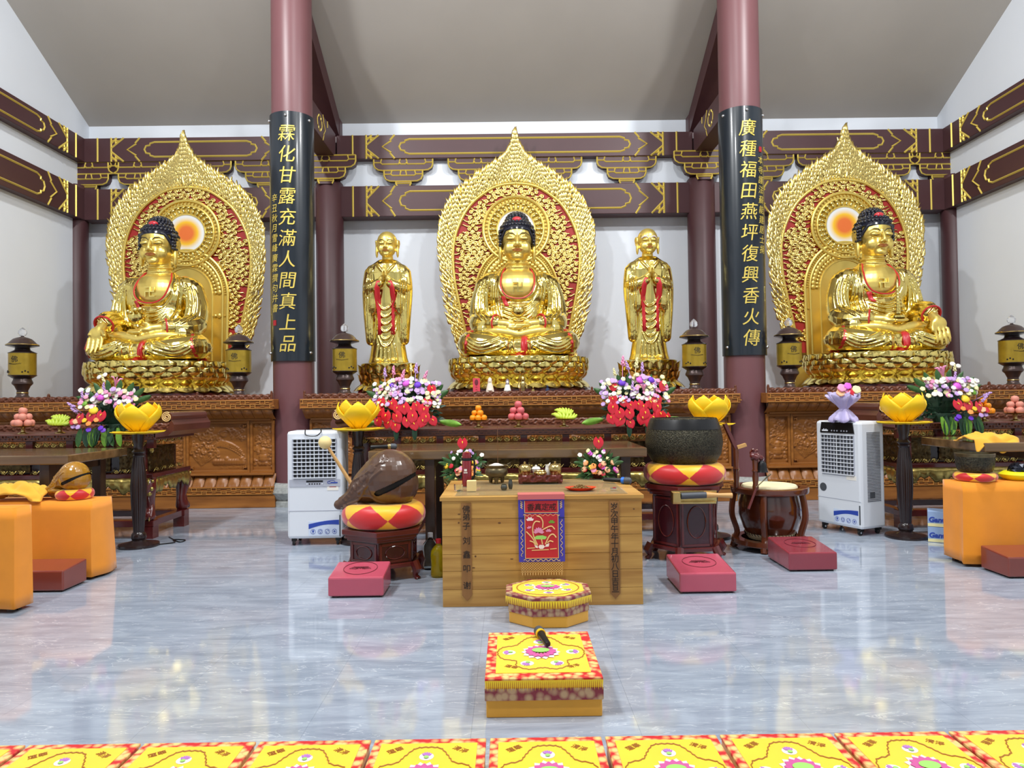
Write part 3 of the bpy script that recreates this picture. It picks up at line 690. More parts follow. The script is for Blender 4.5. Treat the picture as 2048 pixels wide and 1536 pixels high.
for bx_, k in BUD:
    lab = {'bowl': 'pointed gold flame mandorla behind the Buddha holding a bowl', 'centre': 'pointed gold flame mandorla behind the central Buddha', 'pagoda': 'pointed gold flame mandorla behind the Buddha holding a pagoda'}[k]
    t = thing('mandorla', (bx_, 12.12, 0), 0, lab, 'mandorla', 'flame mandorlas')
    MB().prism([(-.9, 1.48), (.9, 1.48), (.82, 2.2), (-.82, 2.2)], 0, .06).build('foot_board', 'gold_satin', t)
    link(MD['panel'], 'red_panel', t, (0, 0, 0)); link(MD['rim'], 'rim', t, (0, 0, 0)); tag(link(MD['beads'], 'bead_row', t, (0, 0, 0)), kind='stuff')
    tag(link(MD['flames'], 'flame_border', t, (0, 0, 0)), kind='stuff'); h = link(MD['halo'], 'halo_ring', t, (0, 0, 0))
    link(MD['halo_petals'], 'halo_petals', h, (0, 0, 0)); link(MD['halo_disc'], 'halo_disc', h, (0, -.005, HZ)); link(MD['body_halo'], 'body_halo', t, (0, 0, 0))
    rnd = random.Random(11); row = 0; z = 2.35
    inn = [(x-.1, zz) for x, zz in MI]
    while z < 5.1:
        x = -1.05+(row % 2)*.13
        while x < 1.06:
            X = x+rnd.uniform(-.03, .03); Z = z+rnd.uniform(-.02, .02)
            if in_poly_half(X, Z, inn) and math.hypot(X, Z-HZ) > HR+.05 and not (Z < 3.3 and abs(X) < .73) and not (Z >= 3.3 and math.hypot(X, (Z-3.3)/1.12) < .75):
                o = link(MD['cloud'], 'cloud_scroll', t, (X, -.005, Z)); o.scale = (1.15*rnd.choice((-1, 1)), 1, 1.15); o.rotation_euler.y = rnd.uniform(-.3, .3)
            x += .168
        z += .088; row += 1
# ================================================================ statues
def remeshed(mb, voxel, smooth=3, name='body', fac=0.6):
    me = mb.mesh('tmp'); o = bpy.data.objects.new('tmp', me); COL.objects.link(o)
    r = o.modifiers.new('r', 'REMESH'); r.mode = 'VOXEL'; r.voxel_size = voxel; r.use_smooth_shade = True
    if smooth: s = o.modifiers.new('s', 'SMOOTH'); s.iterations = smooth; s.factor = fac
    dg = bpy.context.evaluated_depsgraph_get(); out = bpy.data.meshes.new_from_object(o.evaluated_get(dg)); out.name = name
    bpy.data.objects.remove(o); bpy.data.meshes.remove(me); out.shade_smooth(); return out
def bvh(me): return BVHTree.FromPolygons([v.co for v in me.vertices], [tuple(p.vertices) for p in me.polygons])
def proj(bv, pts, lift=0.0, axis='y'):
    out = []
    for x, z in pts:
        h = bv.ray_cast(Vector((x, -3, z)), Vector((0, 1, 0)))
        if h[0] is not None: out.append(h[0]+Vector((0, -lift, 0)))
    return out
def limb(mb, pts, rad, n=12):
    P = catmull(pts, 5); R = [r.x for r in catmull([(r, 0, 0) for r in rad], 5)]
    mb.tube(P, R, n)
    mb.ell(P[0], R[0], n, 8); mb.ell(P[-1], R[-1], n, 8)
def mesh_obj(me, name, matname, parent):
    me.materials.clear(); me.materials.append(MATS[matname]); o = bpy.data.objects.new(name, me); COL.objects.link(o); o.parent = parent; return o
def head(mb, c, s, ear=True, old=False):
    c = Vector(c); q = lambda x, y, z: c+Vector((x, y, z))*s
    mb.ell(q(0, .01, .10), (.25*s, .28*s, .27*s), 24, 16)
    mb.ell(q(0, -.045, -.10), (.215*s, .22*s, .19*s), 20, 12)
    mb.ell(q(0, -.19, -.235), (.085*s, .075*s, .06*s), 12, 8)
    for k in (-1, 1):
        mb.ell(q(k*.115, -.155, -.10), (.10*s, .10*s, .12*s), 12, 8)
        mb.ell(q(k*.108, -.238, .035), (.068*s, .042*s, .034*s), 12, 8)
        mb.ell(q(k*.036, -.292, -.085), (.030*s, .032*s, .024*s), 8, 6)
        if ear:
            mb.ell(q(k*.262, .03, .06), (.034*s, .07*s, .105*s), 12, 8); mb.ell(q(k*.262, .0, -.15), (.036*s, .05*s, .145*s), 12, 8)
            mb.tube([q(k*.27, -.03, .12), q(k*.298, .03, .15), q(k*.302, .085, .08), q(k*.292, .07, -.02), q(k*.285, .02, -.06)], .016*s, 6)
    mb.tube([q(0, -.25, .10), q(0, -.285, .03), q(0, -.318, -.05), q(0, -.325, -.078)], [.02*s, .026*s, .032*s, .03*s], 8)
    mb.ell(q(0, -.318, -.075), (.032*s, .03*s, .026*s), 10, 6)
    mb.ell(q(0, -.262, -.145), (.075*s, .03*s, .022*s), 10, 6)
def face_parts(c, s, parent, old=False):
    c = Vector(c); q = lambda x, y, z: c+Vector((x, y, z))*s
    mb = MB()
    mb.tube([q(-.085, -.262, -.142), q(-.03, -.286, -.134), q(0, -.288, -.140), q(.03, -.286, -.134), q(.085, -.262, -.142)], [.004*s, .012*s, .011*s, .012*s, .004*s], 6)
    mb.tube([q(-.07, -.268, -.15), q(0, -.285, -.164), q(.07, -.268, -.15)], [.006*s, .015*s, .006*s], 6)
    mb.build('lips', 'lip_brown', parent, smooth=True)
    for k in (-1, 1):
        MB().tube([q(k*.03, -.262, .075), q(k*.07, -.268, .112), q(k*.13, -.25, .12), q(k*.19, -.205, .085)], [.005*s, .007*s, .007*s, .003*s] if not old else [.014*s, .02*s, .02*s, .014*s], 6).build('eyebrow', 'brow_dark' if not old else 'ash', parent, smooth=True)
        MB().tube([q(k*.05, -.268, .018), q(k*.105, -.277, .006), q(k*.165, -.245, .018)], [.003*s, .0065*s, .003*s], 6).build('eye_line', 'brow_dark', parent, smooth=True)
def fingers(mb, base, d, side, n, ln, r, bendv, spread):
    # four fingers from a palm end; d direction, side = across-the-palm vector
    d = Vector(d).normalized(); side = Vector(side).normalized(); b = Vector(bendv)
    for i in range(4):
        o = Vector(base)+side*(spread*(i-1.5)); l = ln*(.86, 1.0, .97, .78)[i]
        mb.tube([o-d*.03, o+d*l*.4+b*.1*l, o+d*l*.75+b*.35*l, o+d*l+b*.7*l], [r, r, r*.92, r*.7], 8)
        e = o+d*l+b*.7*l; mb.ell(e, r*.7, 8, 6)
def buddha(loc, kind, label):
    t = thing('buddha_statue', loc, 0, label, 'statue', 'seated golden Buddhas')
    modes = {'centre': ('lap', 'lap'), 'bowl': ('knee', 'lap'), 'pagoda': ('lap', 'knee')}[kind]
    rb = MB(); sk = MB()
    rb.ell((0, .08, .25), (.58, .46, .32), 24, 14); rb.ell((0, .02, .62), (.45, .36, .42), 24, 14); rb.ell((0, .03, 1.0), (.49, .335, .36), 24, 14)
    for s in (-1, 1):
        rb.ell((s*.37, .06, 1.17), (.25, .22, .19), 16, 10)
        limb(rb, [(s*.30, .02, .24), (s*.58, -.18, .22), (s*.72, -.36, .20), (s*.56, -.54, .17), (s*.2, -.64, .13)], [.30, .25, .205, .18, .15])
        limb(rb, [(s*.50, .06, 1.13), (s*.585, .03, .85), (s*.60, -.06, .58)], [.17, .165, .16])
    rb.ell((0, .09, 1.27), (.37, .235, .17), 20, 10)
    rb.ell((0, -.3, .1), (.62, .42, .12), 24, 8)
    for s in (-1, 1): rb.ell((s*.44, -.30, .2), (.50, .38, .235), 24, 12)
    rb.ell((0, -.42, .15), (.45, .30, .19), 24, 12); rb.ell((0, -.22, .06), (.86, .52, .12), 28, 10)
    # skin: head, neck, chest
    head(sk, (0, -.02, 1.79), 1.0)
    limb(sk, [(0, .02, 1.62), (0, .03, 1.45), (0, .04, 1.28)], [.155, .16, .20], 20)
    for z in (1.355, 1.42, 1.48): sk.tube([(.172*cos(a), .03+.172*sin(a)-.004, z+.012*sin(a)) for a in [2*PI*i/24 for i in range(25)]], .017, 6)
    sk.ell((0, .02, 1.08), (.42, .302, .34), 28, 16); sk.ell((0, .04, 1.3), (.25, .21, .15), 20, 12); sk.ell((0, .09, 1.2), (.30, .19, .17), 20, 12)
    cuffs = []
    for s, md in ((-1, modes[0]), (1, modes[1])):
        if md == 'lap':
            limb(rb, [(s*.60, -.06, .58), (s*.56, -.28, .50), (s*.36, -.46, .50)], [.17, .165, .125])
            rb.ell((s*.5, -.3, .42), (.2, .22, .14), 14, 8)
            limb(sk, [(s*.42, -.42, .50), (s*.26, -.52, .49), (s*.12, -.57, .47)], [.075, .068, .07])
            sk.ell((s*.07, -.58, .455), (.13, .085, .05), 14, 8)
            hz = .44 if s > 0 else .475
            for i in range(4): sk.tube([(s*.05, -.60-.03*i+.02, hz+.01-.012*i), (-s*.06, -.635-.02*i+.02, hz-.01*i), (-s*.16, -.60-.018*i+.02, hz+.012-.01*i)], [.027, .026, .02], 8)
            sk.tube([(s*.17, -.56, .50), (s*.1, -.60, .55), (s*.015, -.61, .565)], [.034, .028, .022], 8)
            cuffs.append((Vector((s*.36, -.47, .50)), Vector((-s*.8, -.5, -.05)), .125))
        else:
            limb(rb, [(s*.60, -.06, .60), (s*.62, -.30, .60), (s*.555, -.50, .56)], [.17, .16, .13])
            rb.ell((s*.56, -.34, .46), (.17, .22, .14), 14, 8)
            limb(sk, [(s*.57, -.44, .57), (s*.55, -.58, .52), (s*.56, -.66, .45)], [.08, .072, .075])
            sk.ell((s*.575, -.70, .385), (.12, .055, .11), 14, 10)
            if kind == 'bowl':     # open palm, fingers hanging
                fingers(sk, (s*.58, -.73, .30), (0, -.25, -1), (1, 0, 0), 4, .2, .025, (0, -.15, .0), .064)
                sk.tube([(s*.49, -.70, .43), (s*.43, -.77, .38), (s*.40, -.82, .35)], [.04, .034, .022], 8)
                sk.tube([(s*.64, -.70, .43), (s*.665, -.74, .36)], [.035, .03], 8)
            else:
                fingers(sk, (s*.585, -.74, .30), (.08*s, -.3, -1), (1, 0, 0), 4, .22, .025, (0, .15, -.1), .064)
                sk.tube([(s*.50, -.69, .42), (s*.455, -.74, .33), (s*.45, -.77, .26)], [.04, .032, .02], 8)
            cuffs.append((Vector((s*.555, -.53, .555)), Vector((0, -.75, -.45)), .135))
    # soles and shins of the crossed legs
    for s in (-1, 1): limb(sk, [(s*.60, -.40, .36), (s*.3, -.56, .37), (s*.02, -.62, .31)], [.06, .075, .07]); 
    base = remeshed(rb, .03, 2); bv = bvh(base)
    def fold(pts, r=.02, taper=True):
        P = proj(bv, [(p.x, p.y) for p in catmull([(x, z, 0) for x, z in pts], 8)], .013)
        if len(P) > 3: rb.tube(P, [1.0*r*(.35+.65*sin(PI*i/(len(P)-1))) for i in range(len(P))], 6)
    U = [(-.17, 1.45), (-.235, 1.28), (-.25, 1.08), (-.17, .94), (0, .89), (.14, .93), (.23, 1.05), (.245, 1.26), (.175, 1.45)]
    for k in range(6): fold([(-.22-.01*k, .80-.055*k), (0, .74-.066*k), (.18, .80-.06*k), (.32, 1.0-.05*k), (.40, 1.2-.02*k)], .021)
    for k in range(3): fold([(.28+.05*k, 1.3), (.32+.05*k, 1.05), (.27+.06*k, .85), (.2+.08*k, .66)], .02)
    for k in range(4): fold([(-.28-.035*k, 1.3-.01*k), (-.31-.035*k, 1.0), (-.28-.045*k, .72), (-.24-.06*k, .56)], .02)
    for s in (-1, 1):
        for k in range(4): fold([(s*(.41+.06*k), 1.25-.04*k), (s*(.48+.055*k), .95), (s*(.45+.065*k), .68), (s*(.34+.07*k), .55)], .025)
        for k in range(4): fold([(s*.10, .40-.06*k), (s*.3, .27-.06*k), (s*.55, .18-.045*k), (s*.72, .25-.05*k), (s*.82, .33-.04*k)], .026)
        for k in range(3): fold([(s*(.07+.06*k), .34), (s*(.10+.08*k), .2), (s*(.06+.11*k), .04)], .022)
    Uc = [(p.x, p.y) for p in catmull([(x, z, 0) for x, z in U], 10)]
    for sc, r in ((1.12, .036),):
        P = proj(bv, [(x*sc, .98+(z-.98)*(1.05 if z < .98 else 1)) for x, z in Uc]); rb.tube(P, r, 8)
    for c, d, r in cuffs:
        d = d.normalized(); a = d.orthogonal().normalized(); b = d.cross(a)
        rb.tube([c-d*.08, c, c+d*.025], [r, r*1.06, r*1.12], 16)
    rm = remeshed(rb, .0105, 1, 'robe', .5)
    bm = bmesh.new(); bm.from_mesh(rm); Ub = Uc+[Uc[0]]
    def inside(x, z):
        c = False
        for i in range(len(Uc)):
            x1, z1 = Uc[i]; x2, z2 = Uc[(i+1) % len(Uc)]
            if (z1 > z) != (z2 > z) and x < (x2-x1)*(z-z1)/(z2-z1)+x1: c = not c
        return c
    dele = [f for f in bm.faces if f.calc_center_median().y < .0 and inside(f.calc_center_median().x, f.calc_center_median().z)]
    bmesh.ops.delete(bm, geom=dele, context='FACES'); bm.to_mesh(rm); bm.free()
    for v in rm.vertices: v.co.z = max(v.co.z, -.006)
    robe = mesh_obj(rm, 'robe', 'gold', t)
    skm = remeshed(sk, .0125, 2, 'body', .5); body = mesh_obj(skm, 'body', 'gold_satin', t)
    fb = bvh(rm); sb = bvh(skm)
    P = []
    for x, z in Uc:
        h = fb.ray_cast(Vector((x*1.04, -3, z)), Vector((0, 1, 0)))[0]
        if h is not None and h.y < .3: P.append(h+Vector((0, -.004, 0)))
    MB().tube(P, .012, 6).build('collar_trim', 'red_paint', robe, smooth=True)
    for c, d, r in cuffs:
        d = d.normalized(); a = d.orthogonal().normalized(); b = d.cross(a)
        MB().tube([c+d*.03+(a*cos(q)+b*sin(q))*r*1.02 for q in [2*PI*i/24 for i in range(25)]], .014, 8).build('cuff', 'red_paint', robe, smooth=True)
    # red sash between the shins, side sashes, red hem points
    def sash(pts, wd):
        rows = []
        for x, z in pts:
            r = []
            for k in range(5):
                xx = x+wd*(k/4-.5); h = fb.ray_cast(Vector((xx, -3, z)), Vector((0, 1, 0)))[0]
                r.append((xx, (h.y if h is not None and h.y < .4 else -.55)-.012, z))
            rows.append(r)
        MB().grid(rows).build('red_sash', 'red_paint', robe, smooth=True, solid=.012)
    sash([(.09, .40), (.085, .32), (.08, .24), (.07, .16), (.075, .08), (.05, .01)], .085)
    for s in (-1, 1): sash([(s*.70, .40), (s*.76, .3), (s*.79, .18), (s*.80, .05)], .035)
    sash([(-.23, .93), (-.21, .88), (-.19, .82), (-.17, .78)], .06)
    mb = MB()
    for i in range(11):
        a = PI+PI*(i+.5)/11; x, y = .82*cos(a), -.10+.60*sin(a); l = .035*(.6+.5*((i*7) % 3)/2)
        mb.add([(x-.07, y-.02, -.005), (x+.07, y-.02, -.005), (x, y-.045, l), (x, y+.06, -.005)], [(0, 1, 2), (1, 3, 2), (3, 0, 2), (0, 3, 1)])
    mb.tube([(.80*cos(a), -.10+.58*sin(a), .0) for a in [PI+PI*i/24 for i in range(25)]], .012, 6); mb.build('red_hem', 'red_paint', robe)
    face_parts((0, -.02, 1.79), 1.0, body)
    MB().ell((0, -.285, 1.90), .012, 8, 6).build('urna', 'gold', body, smooth=True)
    text('chest_emblem', '卍', .19, 'gold', body, TR((0, -.30, .995), 0, PI/2), .012)
    # hair curls
    hb = MB(); cap = MB().ell((0, .005, 1.95), (.272, .292, .235), 40, 28)
    lim_ = lambda y: 1.97 if y < -.14 else (1.97-.22*min(1, (y+.14)/.12) if y < .05 else 1.62)
    hb.add(cap.v, [q for q in cap.f if sum(cap.v[i][2] for i in q)/len(q) > lim_(sum(cap.v[i][1] for i in q)/len(q))]); hb.ell((0, .05, 2.16), (.165, .17, .125), 16, 10)
    hb.tube([(.262*sin(a), .0-.25*cos(a)*(1 if abs(a) < 2 else .9), 1.98-.22*min(1, max(0, (abs(a)-.7))/.7)) for a in [-2.4+4.8*i/40 for i in range(41)]], .03, 8)
    def curls(c, r, zmin):
        nz = 9
        for j in range(nz+1):
            p = -0.9+(PI/2+.9)*j/nz; n = max(1, int(2*PI*cos(p)*r[0]/.052))
            for i in range(n):
                a = 2*PI*(i+.5*(j % 2))/n; x, y, z = c[0]+r[0]*cos(p)*cos(a), c[1]+r[1]*cos(p)*sin(a), c[2]+r[2]*sin(p)
                lim = 1.985 if y < -.14 else (1.985-.22*min(1, (y+.14)/.12) if y < .05 else 1.62)
                if z > max(lim, zmin): hb.ell((x, y, z), .0285, 8, 6)
    curls((0, .005, 1.935), (.274, .297, .25), 0); curls((0, .05, 2.15), (.17, .175, .14), 2.12)
    for j in range(5):
        for s in (-1, 1):
            for y in (-.1, -.05, .0): hb.ell((s*(.258+.01*(y > -.06)), y, 1.97-.05*j), .027, 8, 6)
    hb.build('hair', 'hair_blue', t, smooth=True, angle=0)
    MB().ell((0, -.185, 2.135), (.075, .05, .048), 16, 10).build('hair_jewel', 'jewel_red', t, smooth=True)
    if kind == 'centre':
        MB().lathe([(0, -.075), (.06, -.07), (.10, -.03), (.105, .02), (.085, .06), (.05, .075), (0, .08)], 24, (0, -.6, .655)).build('alms_bowl', 'gold', t, smooth=True)
    elif kind == 'bowl':
        o = MB().lathe([(0, -.10), (.05, -.1), (.045, -.07), (.10, -.03), (.125, .03), (.12, .07), (.10, .07), (.09, .02), (0, -.02)], 24, (-.03, -.62, .60)).build('alms_bowl', 'gold', t, smooth=True)
        mb = MB(); rnd = random.Random(2)
        for i in range(16): mb.ell((-.03+rnd.uniform(-.09, .09), -.62+rnd.uniform(-.09, .09), .66+rnd.uniform(0, .12)), rnd.uniform(.025, .045), 8, 6)
        mb.build('bowl_jewels', 'gold', o, smooth=True)
    else:
        mb = MB(); z = .50; mb.lathe([(.10, .49), (.10, .52), (.06, .55)], 16, (.02, -.62, 0))
        for k in range(8):
            r = .072-.0065*k; z = .55+k*.052; mb.lathe([(r*.6, z), (r*.6, z+.032), (r*1.15, z+.034), (r*1.05, z+.045), (r*.6, z+.052)], 14, (.02, -.62, 0))
        mb.lathe([(.02, .96), (.012, 1.02), (0, 1.07)], 10, (.02, -.62, 0)); mb.build('pagoda', 'gold', t, smooth=True, angle=.5)
    return t
for x, k in BUD:
    buddha((x, 11.13, ZT+PH_), k, {'bowl': 'seated golden Buddha with open hand on knee and jewelled bowl in lap', 'centre': 'seated golden Buddha in the centre with both hands folded around an alms bowl', 'pagoda': 'seated golden Buddha holding a small pagoda, one hand resting on the knee'}[k])
def disciple(loc, old, label, rz):
    t = thing('disciple_statue', loc, rz, label, 'statue', 'standing golden disciples')
    rb, sk = MB(), MB()
    rb.lathe([(.0, 0), (.31, 0), (.285, .08), (.25, .3), (.235, .6), (.245, .9), (.27, 1.15), (.29, 1.35), (.25, 1.48), (.14, 1.56), (0, 1.58)], 28, sy=.72)
    for s in (-1, 1):
        rb.ell((s*.2, .0, 1.38), (.13, .14, .12), 12, 8)
        limb(rb, [(s*.26, .0, 1.36), (s*.275, -.02, 1.1), (s*.255, -.06, .7), (s*.25, -.06, .34)], [.095, .105, .10, .075])
        limb(rb, [(s*.27, -.05, 1.12), (s*.18, -.2, 1.12), (s*.09, -.25, 1.17)], [.10, .09, .075])
        rb.ell((s*.19, -.16, .95), (.07, .09, .24), 12, 10)
        limb(sk, [(s*.1, -.24, 1.18), (s*.045, -.27, 1.24)], [.045, .042]); sk.ell((s*.024, -.285, 1.30), (.024, .045, .075), 10, 8)
        for i in range(4): sk.tube([(s*.016, -.255-.02*i, 1.33), (s*.013, -.265-.02*i, 1.40), (s*.008, -.27-.018*i, 1.455-.012*abs(i-1.3))], [.0125, .012, .009], 6)
        sk.tube([(s*.03, -.33, 1.27), (s*.02, -.335, 1.33), (s*.012, -.325, 1.37)], [.014, .013, .009], 6)
        limb(sk, [(s*.1, .0, .2), (s*.1, -.12, .05), (s*.115, -.26, .03)], [.05, .05, .045])
    head(sk, (0, -.02, 1.77), .60, True, old); limb(sk, [(0, .0, 1.64), (0, .02, 1.52)], [.08, .09], 14)
    sk.ell((0, -.02, 1.44), (.15, .15, .12), 16, 10); limb(sk, [(0, .05, 1.4), (0, .05, .2)], [.1, .1])
    for s in (-1, 1): limb(sk, [(s*.1, .0, 1.3), (s*.2, -.1, 1.15), (s*.1, -.24, 1.18)], [.04, .04, .045])
    base = remeshed(rb, .025, 2); bv = bvh(base)
    def fold(pts, r=.013):
        P = proj(bv, [(p.x, p.y) for p in catmull([(x, z, 0) for x, z in pts], 8)], .009)
        if len(P) > 3: rb.tube(P, [1.0*r*(.4+.6*sin(PI*i/(len(P)-1))) for i in range(len(P))], 6)
    for k in range(6): fold([(-.13, .92-.1*k), (-.05, .8-.11*k), (.06, .84-.11*k), (.15, 1.02-.1*k)], .016)
    for k in range(6): fold([(-.13+.05*k, .28), (-.15+.06*k, .12), (-.17+.068*k, .02)])
    for s in (-1, 1):
        for k in range(4): fold([(s*(.2+.03*k), 1.4-.04*k), (s*(.22+.03*k), 1.1), (s*(.21+.03*k), .7), (s*(.2+.03*k), .35)])
        fold([(s*.15, 1.5), (s*.06, 1.38), (-s*.03, 1.28)], .018); fold([(s*.12, 1.46), (s*.04, 1.35)], .014)
    rm = remeshed(rb, .0085, 1, 'robe', .5); robe = mesh_obj(rm, 'robe', 'gold', t); body = mesh_obj(remeshed(sk, .0085, 1, 'body', .5), 'body', 'gold_satin', t)
    fb = bvh(rm)
    for s in (-1, 1):
        rows = []
        for z, x, wd in ((1.2, .085, .05), (1.1, .11, .075), (.95, .115, .07), (.8, .11, .05), (.6, .10, .045), (.42, .10, .055)):
            r = []
            for k in range(4):
                xx = s*x+wd*(k/3-.5); h = fb.ray_cast(Vector((xx, -3, z)), Vector((0, 1, 0)))[0]; r.append((xx, (h.y if h is not None else -.2)-.008, z))
            rows.append(r)
        MB().grid(rows).build('red_lining', 'red_paint', robe, smooth=True, solid=.01)
    face_parts((0, -.02, 1.77), .60, body, old)
    return t
disciple((AX-1.97, 10.72, ZT+.52), False, 'standing golden disciple statue with smooth young face, palms pressed together', .0)
disciple((AX+1.97, 10.72, ZT+.52), True, 'standing golden old disciple statue with bushy grey brows, hands clasped', .0)
# ================================================================ prayer lamps on the altars
def prayer_lamp():
    t = thing('prayer_wheel_lamp')
    MB().lathe([(.154, 0), (.154, .02), (.145, .035), (.105, .06), (.085, .085), (.072, .1), (.070, .17), (.076, .18), (.1, .235), (.128, .262), (.13, .285), (.118, .31), (.11, .335)], 32).build('pedestal', 'bronze_brown', t, smooth=True)
    MB().lathe([(.074, .128), (.077, .135), (.074, .142)], 32).build('ring', 'brass', t, smooth=True)
    MB().lathe([(.11, .335), (.177, .38), (.177, .388)], 32).build('lower_collar', 'dark_turned', t, smooth=True)
    MB().lathe([(.177, .70), (.177, .707), (.10, .745), (.09, .775)], 32).build('upper_collar', 'dark_turned', t, smooth=True)
    cy = MB().lathe([(.171, .388), (.171, .70)], 40).build('drum', 'gold_dark_yellow', t, smooth=True)
    bend = lambda p: Vector((.1725*sin(p.x/.172), -.1725*cos(p.x/.172)-p.z, p.y))
    text('character', '佛', .1, 'black_ink', cy, TR((0, 0, .575)), .001, bend=bend)
    mb = MB()
    for i in range(9):
        x = -.08+.02*i; mb.tube([bend(Vector((x-.01, .545+.012*abs(i-4)/4, 0))), bend(Vector((x, .53+.012*abs(i-4)/4, 0))), bend(Vector((x+.01, .545+.012*abs(i-4)/4, 0)))], .0025, 4)
    for s in (-1, 1):
        for k in range(3): mb.ell(bend(Vector((s*(.1+.035*k), .43+.015*(k % 2), .001))), .012, 6, 4)
    tag(mb.build('lotus_print', 'black_ink', cy), kind='stuff')
    MB().lathe([(.09, .775), (.205, .805), (.207, .813), (.195, .82)], 36).build('eave', 'dark_turned', t, smooth=True)
    MB().lathe([(.206, .812), (.20, .825), (.175, .84), (.15, .87), (.115, .905), (.07, .925), (.05, .93), (.02, .94), (.018, .955)], 36).build('cap', 'bronze_brown', t, smooth=True)
    MB().lathe([(.206, .8145), (.2075, .818), (.201, .828)], 36).build('gilt_edge', 'brass', t, smooth=True)
    MB().lathe([(0, .945), (.04, .955), (.056, .985), (.053, 1.02), (.03, 1.05), (0, 1.075)], 12).build('crystal', 'crystal', t)
    return t
pw = prayer_lamp()
PWL = [(45, 'between the side wall and the bowl Buddha'), (478, 'at the pillar end of the bowl Buddha altar'), (690, 'beside the young disciple on the central altar'), (1390, 'beside the old disciple on the central altar'), (1580, 'at the pillar end of the pagoda Buddha altar'), (2027, 'between the side wall and the pagoda Buddha')]
for i, (px, wh) in enumerate(PWL):
    o = pw if i == 0 else copy_tree(pw)
    p = at(px, 790, 10.17); o.location = (p.x, 10.17, 1.522); tag(o, 'bronze prayer wheel lamp with crystal finial '+wh, 'lamp', 'prayer wheel lamps')
